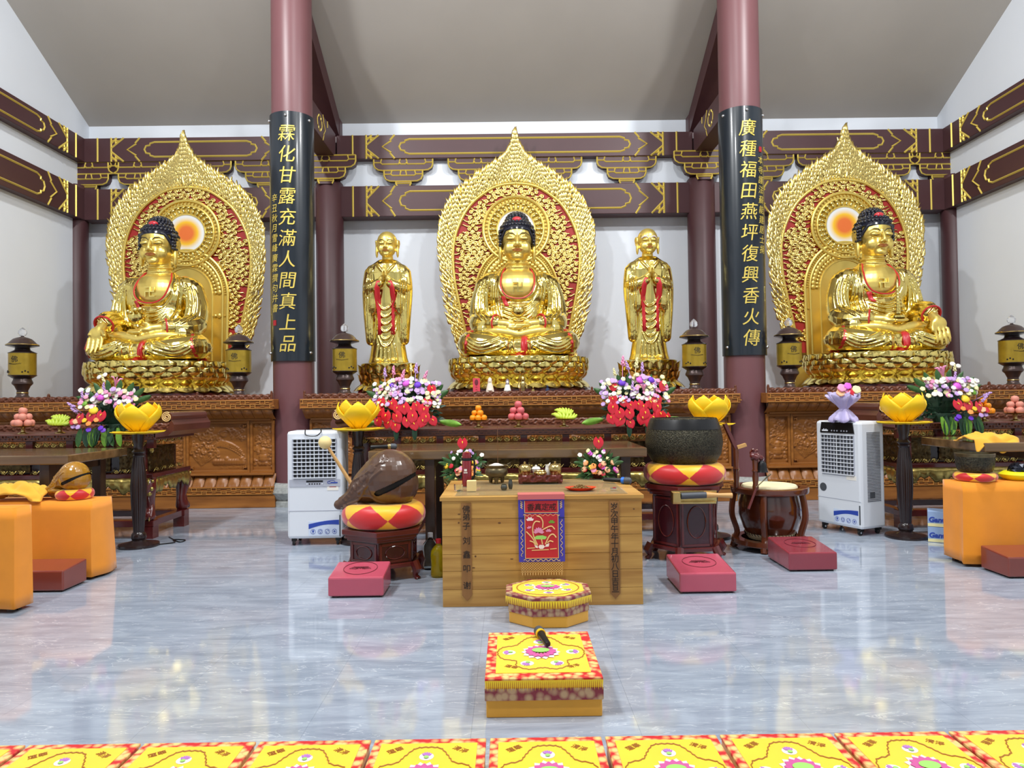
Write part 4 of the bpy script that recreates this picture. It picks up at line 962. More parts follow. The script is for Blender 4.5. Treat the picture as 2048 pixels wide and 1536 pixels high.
# ================================================================ offering tables
def scroll_mesh(w, h):
    mb = MB(); n = 4
    for i in range(n):
        cx = -w/2+w*(i+.5)/n; q = 1 if i % 2 else -1
        mb.tube([(cx+q*h*.36*(1-k/14*.75)*cos(k/14*8), 0, h/2+h*.36*(1-k/14*.75)*sin(k/14*8)*q) for k in range(15)], h*.085, 5)
        mb.tube([(cx-w/n*.5, 0, h*.2), (cx-w/n*.2, -.004, h*.85), (cx+w/n*.2, -.004, h*.2), (cx+w/n*.5, 0, h*.8)], h*.08, 5)
        mb.ell((cx, -.005, h*.5), (h*.16, h*.12, h*.16), 6, 4)
    return mb.mesh('gilt_scroll', True, 0)
def offering_table(x0, x1, label):
    L = x1-x0; t = thing('offering_table', ((x0+x1)/2, 7.8, 0), 0, label, 'table', 'lacquered offering tables')
    tp = MB().box((0, .475, 1.125), (L-.36, .95, .08)).build('tabletop', 'maroon_top', t, bevel=.008)
    fr = fret(L-.4, .055, .07, -.003).build('meander', 'carved_wood_red', tp, loc=(0, 0, 1.097))
    for s in (-1, 1):
        P = [(L/2-.2, 1.11), (L/2-.05, 1.13), (L/2+.01, 1.18), (L/2+.02, 1.25), (L/2-.03, 1.33), (L/2-.05, 1.32), (L/2-.03, 1.25), (L/2-.06, 1.2), (L/2-.2, 1.19)]
        e = MB().prism([(s*x, z) for x, z in P], 0, .95).build('everted_end', 'maroon_top', t)
        MB().tube([(s*(L/2-.06)+s*.055*(1-k/40*.85)*cos(k/40*17+1), -.004, 1.335+.055*(1-k/40*.85)*sin(k/40*17+1)) for k in range(41)], .0065, 6).build('spiral', 'thread_gold', e); MB().lathe([(0, 0), (.06, 0), (.06, .9), (0, .9)], 20, T=Matrix.Translation((s*(L/2-.06), .9, 1.335)) @ Matrix.Rotation(PI/2, 4, 'X')).build('scroll_roll', 'maroon_top', e, smooth=True, angle=.5)
    key = ('frieze', round(L, 2))
    PAN[key] = relief_mesh('back_frieze', L-.5, .08, 5, int(L/.012), 12, 'crest')
    MB().box((0, .93, 1.205), (L-.5, .02, .08)).build('back_ledge', 'carved_wood_red', t); link(PAN[key], 'back_frieze', t, (0, .918, 1.165), 'carved_wood_red')
    MB().box((0, .48, .86), (L-.7, .70, .27)).build('waist_box', 'dark_lacquer', t)
    n = max(4, round(L/.52)); w = (L-.5)/n; sm = scroll_mesh(w-.1, .075); sm2 = scroll_mesh(w-.06, .06); SE = scroll_mesh(.7, .07)
    for i in range(n):
        x = -L/2+.25+(i+.5)*w; link(sm, 'gilt_scroll', t, (x, .03, 1.005), 'carved_gilt'); link(sm2, 'gilt_scroll', t, (x, .0, .715), 'carved_gilt')
        key = ('gp', round(w, 2))
        if key not in PAN: PAN[key] = relief_mesh('gilt_carving', w-.1, .26, 9, int(w/.011), 26, 'diaper')
        link(PAN[key], 'gilt_carving', t, (x, .118, .735), 'gilt_dark')
    for i in range(n+1):
        x = -L/2+.25+i*w; b = MB().box((x, .05, 1.04), (.075, .06, .09)).build('bracket_block', 'maroon_lacquer', t); MB().lathe([(.012, -.04), (.024, -.02), (.018, .0), (.026, .012)], 8, (x, .05, .985)).build('pendant', 'carved_gilt', b, smooth=True)
    for s in (-1, 1):
        for i in range(2): link(SE, 'gilt_scroll', t, (s*(L/2-.27), .48, 1.03 if i else .715), 'carved_gilt', s*PI/2)
        MB().box((s*(L/2-.36), .1, .88), (.07, .07, .36)).build('post', 'maroon_lacquer', t)
        key = ('ge', 1)
        if key not in PAN: PAN[key] = relief_mesh('gilt_carving', .6, .27, 4, 56, 26, 'diaper')
        link(PAN[key], 'gilt_carving', t, (s*(L/2-.345), .48, .735), 'gilt_dark', s*PI/2)
    MB().box((0, .475, .69), (L-.44, .93, .05)).build('mid_rail', 'maroon_lacquer', t, bevel=.008)
    # gilt drapery apron under the rail
    def apron(Lx):
        n = int(Lx/.03); rows = []
        for j in range(5):
            rows.append([(-Lx/2+Lx*i/n, -.02*sin(j/4*PI)-.012*abs(sin(i*.9))-.004*((i*7) % 3), -(.13+.035*sin(i*.55)+.02*sin(i*1.7))*j/4) for i in range(n+1)])
        return MB().grid(rows)
    apron(L-.5).build('gilt_apron', 'carved_gilt', t, smooth=True, solid=.015, loc=(0, .02, .665))
    for s in (-1, 1): apron(.85).build('gilt_apron', 'carved_gilt', t, smooth=True, solid=.015, loc=(s*(L/2-.24), .48, .665), rz=s*PI/2)
    lx = [-(L/2-.3), L/2-.3]+([-L/6, L/6] if L > 3.8 else [])
    for x in lx:
        for y in (.1, .85):
            f = -1 if y < .5 else 1
            lb = MB(); lb.tube(catmull([(0, 0, .66), (0, f*.05, .55), (0, f*.02, .42), (0, 0, .33), (0, f*.03, .25), (0, f*.05, .21)], 4), [r.x for r in catmull([(.085, 0, 0), (.095, 0, 0), (.065, 0, 0), (.055, 0, 0), (.075, 0, 0), (.06, 0, 0)], 4)], 12)
            for k in (-1, 0, 1): lb.tube([(k*.035, f*.02, .40), (k*.04, f*.035, .30), (k*.045, f*.075, .245), (k*.045, f*.095, .215)], [.02, .024, .03, .02], 8)
            lg = lb.build('leg', 'red_wood', t, smooth=True, angle=0, loc=(x, y, 0))
            cl = MB()
            for k in (-1, 0, 1): cl.tube([(k*.047, f*.095, .235), (k*.05, f*.115, .2)], [.014, .002], 6)
            cl.build('claw', 'carved_gilt', lg)
            hd = MB(); rnd = random.Random(5)
            for k in range(20): hd.ell((rnd.uniform(-.08, .08), f*(.06+rnd.uniform(-.02, .04)), .57+rnd.uniform(-.07, .08)), rnd.uniform(.018, .04), 8, 6)
            hd.build('lion_mask', 'carved_gilt', lg, smooth=True, angle=0)
            MB().box((0, 0, .065), (.13, .13, .13)).build('foot_block', 'red_wood', t, loc=(x, y, 0))
    for y in (.1, .85): MB().box((0, y, .165), (L-.46, .12, .07)).build('base_rail', 'red_wood', t, bevel=.006)
    for x in lx: MB().box((x, .475, .165), (.1, .64, .068)).build('base_rail', 'red_wood', t)
    return t
offering_table(AX-2.1, AX+2.1, 'long lacquered offering table with gilt carving in front of the central altar')
offering_table(AX-7.45, AX-3.85, 'lacquered offering table with gilt lion legs in front of the bowl Buddha altar')
offering_table(AX+3.9, AX+7.45, 'lacquered offering table with gilt lion legs in front of the pagoda Buddha altar')
# ================================================================ plain slab tables
def slab_table(x0, x1, legs, label):
    t = thing('slab_table', ((x0+x1)/2, 6.42, 0), 0, label, 'table', 'dark plank tables'); L = x1-x0
    MB().box((0, .5, .99), (L, 1.0, .085)).build('tabletop', 'slab_wood', t, bevel=.01)
    for x in legs:
        for y in (.09, .9): MB().box((x-(x0+x1)/2, y, .475), (.09, .1, .95)).build('leg', 'slab_leg', t, bevel=.005)
        MB().box((x-(x0+x1)/2, .5, .90), (.06, .74, .08)).build('rail', 'slab_leg', t)
    return t
slab_table(-1.28, 1.24, (-.73, 1.05), 'dark plank table standing behind the pine altar table')
slab_table(-6.6, -3.98, (-4.22, -6.3), 'dark plank table in front of the bowl Buddha offering table')
slab_table(4.30, 6.9, (4.9, 6.6), 'dark plank table partly covered by a folded saffron robe')
# ================================================================ lotus floor lamps
def lotus_lamp():
    t = thing('lotus_floor_lamp')
    MB().lathe([(.195, 0), (.2, .012), (.195, .03), (.12, .045), (.07, .06), (.06, .07)], 36).build('base', 'dark_turned', t, smooth=True)
    MB().lathe([(.06, .065), (.075, .09), (.07, .13), (.055, .15)], 24).lathe([(.052, .15), (.075, .45), (.082, .62), (.07, .80), (.05, .93)], 48, flute=16, fl_amt=.10).lathe([(.05, .93), (.06, .945), (.045, .96), (.068, .985), (.045, 1.01), (.05, 1.03), (.045, 1.05), (.06, 1.12), (.065, 1.18)], 24).build('pole', 'dark_turned', t, smooth=True)
    def lp(wd, flat):
        rows = []
        for j in range(9):
            v = j/8; ww = wd*.5*(.45+.55*sin(v/.45*PI/2) if v < .45 else max(.015, 1-((v-.45)/.55)**1.7))
            row = []
            for i in range(9):
                u = -1+2*i/8
                if flat: r = .03+.245*v; z = -.012*sin(v*PI)+.02*u*u*sin(v*PI)+.012*v**3; row.append((u*ww, -r, z))
                else:
                    r = .05+.172*sin(min(1, v*1.25)*PI/2)-.035*max(0, v-.5)*2*(v-.5)*2; cup = .06*u*u*sin(PI*min(1, v+.1)); row.append((u*ww, -(r-cup), .005+.305*v))
            rows.append(row)
        return MB().grid(rows).mesh('petal', True, 0)
    inner, fl = lp(.30, False), lp(.22, True)
    for me in (inner, fl): me.materials.append(M['lotus_yellow'])
    for k in range(8):
        o = link(inner, 'petal', t, (0, 0, 1.19), rz=2*PI*k/8+.2); o.scale = (1, .93 if k % 2 else 1.06, 1.0 if k % 2 else .93); q = o.modifiers.new('s', 'SOLIDIFY'); q.thickness = .006
    for k in range(8):
        o = link(fl, 'petal', t, (0, 0, 1.182), rz=2*PI*k/8); q = o.modifiers.new('s', 'SOLIDIFY'); q.thickness = .006
    MB().lathe([(.05, 1.175), (.07, 1.19), (.05, 1.22), (.0, 1.24)], 16).build('lamp_socket', 'lotus_yellow', t, smooth=True)
    return t
ll = lotus_lamp()
for i, (px, D, wh) in enumerate(((277, 7.45, 'beside the bowl Buddha offering table'), (717, 7.5, 'behind the big wooden fish'), (1420, 7.5, 'behind the big bronze bowl'), (1808, 7.36, 'beside the right hand air cooler'))):
    o = ll if i == 0 else copy_tree(ll); p = at(px, 900, D); o.location = (p.x, D, 0)
    wh = wh.replace('right hand air cooler', 'air cooler that carries a bouquet'); tag(o, 'yellow lotus floor lamp on dark fluted pole '+wh, 'lamp', 'lotus floor lamps')
p = at(277, 900, 7.45); MB().tube(catmull([(p.x+.19, 7.5, .008), (p.x+.3, 7.6, .006), (p.x+.22, 7.75, .006), (p.x+.36, 7.72, .006), (p.x+.34, 7.62, .006), (p.x+.1, 7.9, .006)], 6), .006, 6).build('power_cord', 'black_plastic', None, smooth=True)
tag(bpy.data.objects['power_cord'], 'black power cord curling behind a lotus lamp base', 'cord')
# ================================================================ air coolers
def cooler(loc, rz, label, black_top):
    W, D, H = (.57, .34, 1.11) if not black_top else (.58, .36, 1.13)
    t = thing('air_cooler', loc, rz, label, 'air cooler', 'evaporative air coolers')
    MB().box((0, D/2, .07+H/2), (W, D, H)).build('housing', 'white_plastic', t, bevel=.03)
    MB().box((0, -.001, .36), (W-.02, .004, .004)).build('tank_seam', 'grey_plastic', t)
    gz0, gz1, gw = (.70, 1.10, W-.13) if not black_top else (.63, 1.05, W-.16)
    g = MB().box((0, .004, (gz0+gz1)/2), (gw, .012, gz1-gz0)).build('grille', 'black_plastic' if not black_top else 'grey_dark', t)
    for k in range(11): MB().box((0, -.012, gz0+(gz1-gz0)*k/10), (gw, .014, .009)).build('slat', 'white_plastic', g)
    for k in range(11): MB().box((-gw/2+gw*k/10, -.004 if k != 5 else -.014, (gz0+gz1)/2), (.012 if k != 5 else .008, .006, gz1-gz0)).build('vane', 'grey_plastic' if k != 5 else 'white_plastic', g)
    if black_top:
        b = MB().prism([(-.22, 1.07), (.22, 1.07), (.2, 1.185), (-.2, 1.185)], -.012, .02).build('control_panel', 'black_plastic', t)
        MB().box((-.15, -.014, 1.095), (.08, .003, .016)).box((-.165, -.014, 1.108), (.012, .003, .012)).box((-.135, -.014, 1.108), (.02, .003, .006)).build('logo', 'white_plastic', b)
        for k in range(6): MB().lathe([(.008, 0), (.008, .004)], 10, T=TR((-.06+.035*k+.02*(k > 2), -.012, 1.095), 0, PI/2)).build('button', 'grey_plastic', b)
        for k in range(46): MB().box((W/2+.001, D/2+.01, .36+.72*k/45), (.004, D*.55, .006)).build('side_louvre', 'grey_dark', t)
        MB().box((W/2+.002, D*.45, .42), (.006, .07, .06)).build('socket', 'grey_dark', t)
        MB().lathe([(.045, 0), (.045, .003)], 20, T=TR((-.2, 0, .47), 0, PI/2)).build('round_badge', 'grey_dark', t)
        MB().box((.17, -.001, .6), (.12, .003, .045)).build('paper_label', 'fl_white', t)
    else:
        b = MB().box((0, -.002, .645), (W-.05, .006, .075)).build('control_panel', 'grey_plastic', t); MB().box((0, -.006, .662), (.17, .004, .018)).build('display', 'black_plastic', b)
        for k in range(7): MB().lathe([(.007, 0), (.007, .004)], 10, T=TR((-.078+.026*k, -.004, .635), 0, PI/2)).build('button', 'black_plastic' if 0 < k < 6 else 'white_plastic', b)
        lg = MB(); lg.tube([(.15+.018*cos(a), -.006, .65+.012*sin(a)) for a in [PI*.3+1.5*PI*i/12 for i in range(13)]], .003, 5); lg.box((.20, -.006, .645), (.07, .003, .012)); lg.tube([(.18+.03*cos(a), -.006, .652+.018*sin(a)) for a in [PI*i/10 for i in range(11)]], .0025, 5); lg.build('logo', 'blue_print', b)
        lb = MB().box((.185, -.001, .588), (.115, .003, .045)).build('paper_label', 'fl_white', t); MB().box((.185, -.003, .602), (.07, .002, .005)).build('label_print', 'seal_red', lb)
    sx = .09
    st = MB().box((sx, -.001, .175), (.31, .003, .15)).build('sticker', 'box_pale', t)
    top = [(sx-.155+.31*i/14, .222+.04*(i/14)**1.3+.012*sin(i/14*PI)) for i in range(15)]
    MB().prism(top+[(x, z-.05+.012*sin(i/14*PI)) for i, (x, z) in reversed(list(enumerate(top)))], -.004, 0).build('swoosh', 'blue_print', st)
    for k in range(4):
        c = (sx-.11+.073*k, .145); ic = MB(); ic.tube([(c[0]+.024*cos(a), -.004, c[1]+.024*sin(a)) for a in [2*PI*i/20 for i in range(21)]], .0015, 4, cap=False)
        if k == 0: ic.ell((c[0], -.004, c[1]+.004), (.010, .002, .011), 8, 6); ic.box((c[0], -.004, c[1]-.012), (.006, .002, .01))
        elif k == 3:
            for q in range(3): ic.tube([(c[0]-.014*cos(q*PI/3), -.004, c[1]-.014*sin(q*PI/3)), (c[0]+.014*cos(q*PI/3), -.004, c[1]+.014*sin(q*PI/3))], .0018, 4)
        else:
            for q in range(3 if k == 1 else 2): a0 = q*2*PI/(3 if k == 1 else 2); ic.tube([(c[0]+.013*cos(a0+a), -.004, c[1]+.013*sin(a0+a)) for a in (0, .5, 1.0, 1.5)], [.002, .003, .003, .001], 4)
        ic.build('sticker_icon', 'blue_print', st)
    if not black_top: MB().box((W/2-.03, -.001, .2), (.012, .004, .22)).build('water_gauge', 'grey_dark', t)
    else: MB().box((W/2-.025, -.001, .22), (.012, .004, .2)).build('water_gauge', 'grey_dark', t)
    for sx_ in (-1, 1):
        for y in (.05, D-.05):
            c = MB().box((sx_*(W/2-.06), y, .058), (.045, .05, .03)).build('caster', 'black_plastic', t); MB().lathe([(.028, -.012), (.03, 0), (.028, .012)], 14, T=TR((sx_*(W/2-.06), y-.01, .03), 0, 0, PI/2)).build('wheel', 'black_plastic', c); MB().lathe([(.012, -.014), (.012, .014)], 10, T=TR((sx_*(W/2-.06), y-.01, .03), 0, 0, PI/2)).build('hub', 'chrome', c)
    return t
cooler((-2.02, 7.36, 0), 0.03, 'white air cooler with square grille and black cable on top', False)
R_ = math.radians(-66); cooler((3.66-.29*cos(R_), 7.41-.29*sin(R_), 0), R_, 'white air cooler with black top panel and lilac bouquet on it', True)
cb = MB(); cb.tube(catmull([(-2.12, 7.38, 1.19), (-2.1, 7.34, 1.14), (-2.0, 7.335, 1.13), (-1.95, 7.35, 1.17), (-1.98, 7.42, 1.2), (-2.06, 7.45, 1.195), (-1.9, 7.47, 1.2), (-1.86, 7.42, 1.2), (-1.95, 7.4, 1.2)], 8), .006, 6); cb.build('cable', 'black_plastic', None, smooth=True)
tag(bpy.data.objects['cable'], 'loop of thin black cable lying on the air cooler', 'cable')
# ================================================================ cushions, wooden fish, bowl
def ring_cushion(name, r, h, loc, label, group, lobes=6, cols=('cushion_yellow', 'cushion_red'), rot=0.0):
    n, m = (384, 56) if r > .3 else (240, 36); rows = []; mb = MB()
    for j in range(m+1):
        v = j/m; ph = -PI/2+PI*v; rr = r*(.62+.38*max(0, cos(ph))**.6) if 0 < v < 1 else r*.55
        rows.append([(rr*cos(2*PI*i/n), rr*sin(2*PI*i/n), h*.5+h*.5*sin(ph)) for i in range(n)])
    mb.grid(rows, wrap=True)
    F = mb.f; mi = []
    for j in range(m):
        for i in range(n):
            a = ((i+.5)/n*lobes+rot) % 1.0; v = (j+.5)/m; mi.append(1 if abs(a-.5)*2+abs(v-.45)*1.9 < 1.0 else 0)
    mb.m = mi; mb.add([(0, 0, h*.98)]+[(r*.55*cos(2*PI*i/24), r*.55*sin(2*PI*i/24), h) for i in range(24)], [(0, 1+i, 1+(i+1) % 24) for i in range(24)])
    o = mb.build(name, list(cols), None, smooth=True, angle=0, loc=loc); return tag(o, label, 'cushion', group)
def hexp(r, rot): return [(r*cos(rot+PI/3*k), r*sin(rot+PI/3*k)) for k in range(6)]
def hex_stand(loc, r, h, rot, label):
    t = thing('hexagonal_stand', loc, 0, label, 'stand', 'hexagonal lacquer stands')
    MB().prismz(hexp(r, rot), h-.045, h).build('top', 'red_wood', t, bevel=.006); MB().prismz(hexp(r*.93, rot), h-.075, h-.045).prismz(hexp(r*.88, rot), h-.095, h-.075).build('moulding', 'red_wood', t, bevel=.004)
    MB().prismz(hexp(r*.80, rot), .13, h-.09).build('body', 'red_wood_dark', t, bevel=.006)
    for k in range(6):
        a = rot+PI/3*(k+.5); w = r*.80; c = (w*cos(PI/6)*cos(a), w*cos(PI/6)*sin(a)); z0, z1 = .15, h-.11
        f = MB()
        for s in (-1, 1): f.box((s*w*.42, 0, (z0+z1)/2), (.02, .012, z1-z0))
        f.box((0, 0, z0+.01), (w*.84, .012, .02)).box((0, 0, z1-.01), (w*.84, .012, .02)); f.tube([(w*.28*cos(q), -.004, (z0+z1)/2+(z1-z0)*.33*sin(q)) for q in [2*PI*i/20 for i in range(21)]], .005, 5, cap=False)
        f.build('panel_frame', 'red_wood', t, loc=(c[0], c[1], 0), rz=a+PI/2)
        b = rot+PI/3*k
        MB().tube([(.86*r*cos(b), .86*r*sin(b), .14), (.95*r*cos(b), .95*r*sin(b), .08), (.9*r*cos(b), .9*r*sin(b), .03), (.97*r*cos(b), .97*r*sin(b), 0)], [.04, .04, .022, .028], 8).build('foot', 'red_wood', t, smooth=True)
    MB().prismz(hexp(r*.9, rot), .105, .14).build('base_moulding', 'red_wood', t, bevel=.006)
    return t
FX, FY = -1.09, 6.13
hex_stand((FX, FY, 0), .37, .42, PI/2, 'dark red hexagonal stand under the big brown wooden fish')
ring_cushion('cushion', .355, .2, (FX, FY, .42), 'round red and yellow cushion under the big brown wooden fish', 'diamond patterned round cushions', rot=.25)
BX, BY = 1.62, 6.62
hex_stand((BX, BY, 0), .385, .69, math.radians(68), 'tall dark red hexagonal stand under the big bronze bowl')
ring_cushion('cushion', .375, .19, (BX, BY, .69), 'round red and yellow cushion under the big bronze bowl', 'diamond patterned round cushions', rot=.62)
def wooden_fish(loc, s, matname, label, rz=0):
    t = thing('wooden_fish', loc, rz, label, 'wooden fish', 'wooden fish drums')
    mb = MB(); mb.ell((.05, 0, .27), (.235, .25, .245), 28, 18); mb.ell((.12, 0, .22), (.175, .22, .19), 20, 12)
    mb.tube(catmull([(-.02, 0, .27), (-.15, -.01, .19), (-.27, -.02, .10), (-.37, -.02, .055)], 5), [r.x for r in catmull([(.2, 0, 0), (.15, 0, 0), (.085, 0, 0), (.055, 0, 0)], 5)], 14); mb.ell((-.38, -.02, .05), (.05, .055, .045), 12, 8)
    mb.tube([(-.33, -.07, .03), (-.2, -.12, .04), (-.1, -.13, .04)], [.03, .04, .03], 8)
    me0 = remeshed(mb, .02, 1); bv = bvh(me0)
    for k in range(3):  # curled brow spirals and mane ridge
        cx, cz, r = (.02, .44, .036), (-.07, .365, .034), (-.155, .29, .03); c = (cx, cz, r)[k]
        P = proj(bv, [(c[0]+c[2]*(1-i/22*.75)*cos(i/22*13), c[1]+c[2]*(1-i/22*.75)*sin(i/22*13)) for i in range(23)]); mb.tube(P, .010, 6)
    for pts in ([(-.24, .26), (-.12, .33), (.0, .42)], [(-.2, .16), (-.12, .22), (-.06, .3), (.02, .36)], [(-.2, .13), (-.1, .13), (-.02, .09), (.12, .06), (.2, .08)], [(-.34, .10), (-.28, .16), (-.24, .22)], [(-.30, .06), (-.2, .1), (-.16, .16), (-.14, .22)]):
        P = proj(bv, [(p.x, p.y) for p in catmull([(x, z, 0) for x, z in pts], 6)])
        if len(P) > 3: mb.tube(P, .012, 6)
    for i in range(7):
        P = proj(bv, [(-.33+.03*i+.02*q, .085+.032*i+.03*(1-q)) for q in (0, .5, 1)])
        if len(P) > 1: mb.tube(P, .011, 6)
    me = remeshed(mb, .0055, 2, 'fish_body', .5)
    S = [(.34, .345), (.30, .335), (.10, .245), (-.035, .185), (-.055, .16), (-.04, .14), (-.01, .142), (.12, .20), (.30, .305), (.34, .325)]
    bm = bmesh.new(); bm.from_mesh(me)
    def ins(x, z):
        c = False
        for i in range(len(S)):
            x1, z1 = S[i]; x2, z2 = S[(i+1) % len(S)]
            if (z1 > z) != (z2 > z) and x < (x2-x1)*(z-z1)/(z2-z1)+x1: c = not c
        return c
    bmesh.ops.delete(bm, geom=[f for f in bm.faces if ins(f.calc_center_median().x, f.calc_center_median().z)], context='FACES'); bm.to_mesh(me); bm.free()
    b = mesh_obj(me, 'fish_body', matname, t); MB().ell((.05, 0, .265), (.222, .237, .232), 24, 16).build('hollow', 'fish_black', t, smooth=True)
    t.scale = (s, s, s); return t
wooden_fish((FX+.01, FY-.02, .555), 1.0, 'fish_brown', 'big brown carved wooden fish resting on a red and yellow cushion')
ml = thing('mallet', (0, 0, 0), 0, 'wooden fish mallet with cream ball head leaning behind the big wooden fish', 'mallet')
a_, b_ = at(650, 885, 6.34), at(714, 985, 6.36); MB().ell(a_, .058, 20, 12).build('ball_head', 'mallet_cream', ml, smooth=True)
MB().tube([a_, a_+(b_-a_)*.5, b_], [.013, .016, .018], 10).build('handle', 'mallet_wood', ml, smooth=True)
# big bowl
bw = thing('bronze_bowl', (BX, BY, .845), 0, 'big dark hammered bronze bowl on a red and yellow cushion', 'bowl')
MB().lathe([(0, 0), (.22, 0), (.29, .04), (.338, .12), (.354, .22), (.345, .31), (.318, .40), (.303, .435), (.300, .445), (.286, .445), (.285, .43), (.30, .39), (.33, .28), (.335, .2), (.3, .09), (.2, .03), (0, .03)], 56).build('shell', 'bowl_black', bw, smooth=True)
MB().lathe([(.3375, .345), (.32, .402), (.306, .436)], 56).build('polished_band', 'black_plastic', bw, smooth=True)
sk_ = thing('bowl_striker', (0, 0, 0), 0, 'padded black striker with wooden handle on a brass holder', 'striker')
p0 = at(1362, 992, 6.20); p1 = at(1412, 990, 6.20); p2 = at(1464, 991, 6.20)
MB().tube([p0, p1], .028, 16).build('pad', 'grey_dark', sk_, smooth=True); MB().tube([p1, p1+(p2-p1)*.2, p1+(p2-p1)*.5, p2], [.028, .024, .018, .024], 12).build('handle', 'mallet_wood', sk_, smooth=True)
hl = MB(); q0 = at(1345, 1006, 6.2); q1 = at(1432, 1004, 6.2)
hl.box(((q0.x+q1.x)/2, 6.22, q0.z), (q1.x-q0.x, .07, .018)); hl.box((q0.x+.035, 6.22, q0.z+.045), (.07, .075, .09)); hl.box((q0.x+.2, 6.255, q0.z+.05), (.4, .03, .1))
tag(hl.build('striker_holder', 'brass', None, bevel=.004), 'brass shelf holding the bowl striker on the tall stand', 'holder')
# ================================================================ drum with bell post
DX, DY = 2.54, 6.98
dr = thing('drum', (DX, DY, 0), 0, 'brown lacquered barrel drum in a round wooden frame', 'drum')
MB().lathe([(.20, .10), (.255, .2), (.295, .33), (.29, .44), (.262, .55)], 40).build('barrel', 'drum_wood', dr, smooth=True)
MB().lathe([(.262, .54), (.262, .60), (.25, .615), (0, .62)], 40).build('drum_skin', 'drum_skin', dr, smooth=True)
MB().lathe([(.205, .095), (.232, .135), (.237, .15)], 40).build('lower_skin_edge', 'drum_skin', dr, smooth=True)
lc = MB()
for i in range(44):
    a = 2*PI*i/44; b = 2*PI*(i+.5)/44; lc.tube([(.240*cos(a), .240*sin(a), .155), (.236*cos(b), .236*sin(b), .135)], .004, 4)
lc.build('lacing', 'black_plastic', dr)
MB().lathe([(.285, .545), (.36, .545), (.365, .555), (.365, .595), (.355, .6), (.285, .6), (.285, .545)], 48).build('top_ring', 'red_brown', dr, smooth=True, angle=.5)
MB().lathe([(.27, .05), (.36, .05), (.365, .06), (.36, .10), (.27, .10), (.27, .05)], 48).build('base_ring', 'red_brown', dr, smooth=True, angle=.5)
for k in range(5):
    a = -PI/2+.75+2*PI*k/5; ca, sa = cos(a), sin(a)
    MB().tube(catmull([(.33*ca, .33*sa, .09), (.31*ca, .31*sa, .16), (.355*ca, .355*sa, .32), (.345*ca, .345*sa, .46), (.325*ca, .325*sa, .55)], 5), .032, 8, sq=.6).build('frame_leg', 'red_brown', dr, smooth=True)
    MB().tube([(.32*ca, .32*sa, .06), (.355*ca, .355*sa, 0)], [.045, .03], 8).build('foot', 'red_brown', dr)
def post(px, y, z1, name):
    p = at(px, 960, y); x = p.x-DX
    return MB().lathe([(.028, .6), (.03, .63), (.024, .66), (.03, .72), (.024, .76), (.033, .78), (.024, .80), (.028, z1)], 14, (x, y-DY, 0)).build(name, 'red_brown', dr, smooth=True), x
o, xl = post(1473, DY-.08, 1.0, 'post')
MB().box((0, 0, 0), (.03, .06, .26)).build('slanted_board', 'red_wood', o, loc=(xl-.055, -.08, 1.10)).rotation_euler = (0, -.4, 0)
MB().box((0, 0, 0), (.09, .05, .03)).build('cross_peg', 'mallet_wood', o, loc=(xl+.05, -.09, 1.0)).rotation_euler = (0, -.3, 0)
o, xr = post(1511, DY-.30, .93, 'post')
dg_ = MB(); rnd = random.Random(8)
for k in range(14): dg_.ell((xr+rnd.uniform(-.03, .06), -.30+rnd.uniform(-.03, .03), .93+rnd.uniform(-.05, .05)), rnd.uniform(.015, .03), 8, 6)
mesh_obj(remeshed(dg_, .008, 2, 'dragon_head'), 'dragon_head', 'red_wood', o)
bl = thing('hand_bell', (DX+xr+.06, DY-.31, .77), 0, 'small black bell hanging from the dragon post of the drum', 'bell')
MB().lathe([(.055, 0), (.05, .012), (.042, .05), (.038, .08), (.025, .1), (0, .105)], 24).build('bell_cup', 'black_plastic', bl, smooth=True)
MB().tube([(.018*cos(q), 0, .125+.02*sin(q)) for q in [2*PI*i/16 for i in range(17)]], .004, 6).build('hanging_ring', 'chrome', bl)
for i, (a, b) in enumerate((((1497, 1018), (1513, 975)), ((1512, 975), (1541, 948)))):
    A, B = at(a[0], a[1], DY-.37), at(b[0], b[1], DY-.33); tag(MB().tube([A, (A+B)/2, B], [.014 if i == 0 else .005, .013 if i == 0 else .005, .012 if i == 0 else .008], 10).build('drumstick' if i == 0 else 'bell_striker', 'red_wood' if i == 0 else 'brass_dark', None, smooth=True), 'dark red drumstick leaning on the drum rim' if i == 0 else 'thin metal bell striker laid across the drum rim', 'drumstick' if i == 0 else 'striker')
# ================================================================ kneeling cushions
def kneeler(x0, x1, d0, d1, h0, h1, matname, label, print_=True):
    t = thing('kneeling_cushion', ((x0+x1)/2, d0, 0), 0, label, 'kneeling cushion', 'vinyl covered kneeling cushions'); w = (x1-x0)/2; L = d1-d0
    MB().add([(-w, 0, .012), (w, 0, .012), (w, L, .012), (-w, L, .012), (-w, 0, h0), (w, 0, h0), (w, L, h1), (-w, L, h1)], [(3, 2, 1, 0), (0, 1, 5, 4), (1, 2, 6, 5), (2, 3, 7, 6), (3, 0, 4, 7), (4, 5, 6, 7)]).build('pad', matname, t, bevel=.012)
    for sx in (-1, 1):
        for y in (.05, L-.05): MB().box((sx*(w-.05), y, .008), (.05, .05, .016)).build('foot', 'black_plastic', t)
    if print_:
        mb = MB(); z = lambda y: h0+(h1-h0)*y/L+.003; c = L*.55
        mb.tube([(.13*cos(a), c+.13*sin(a), z(c+.13*sin(a))) for a in [2*PI*i/32 for i in range(33)]], .0022, 4, cap=False)
        for k in range(7):
            a = -1.2+.4*k; mb.tube([(.03*sin(a*1.2), c-.02, z(c-.02)), (.09*sin(a), c-.03+.03*cos(a), z(c)), (.06*sin(a*.8), c+.03, z(c+.03))], .002, 4)
        mb.ell((0, c+.02, z(c+.02)), (.055, .022, .001), 14, 4); tag(mb.build('lotus_print', 'print_dark', t), kind='stuff')
    return t
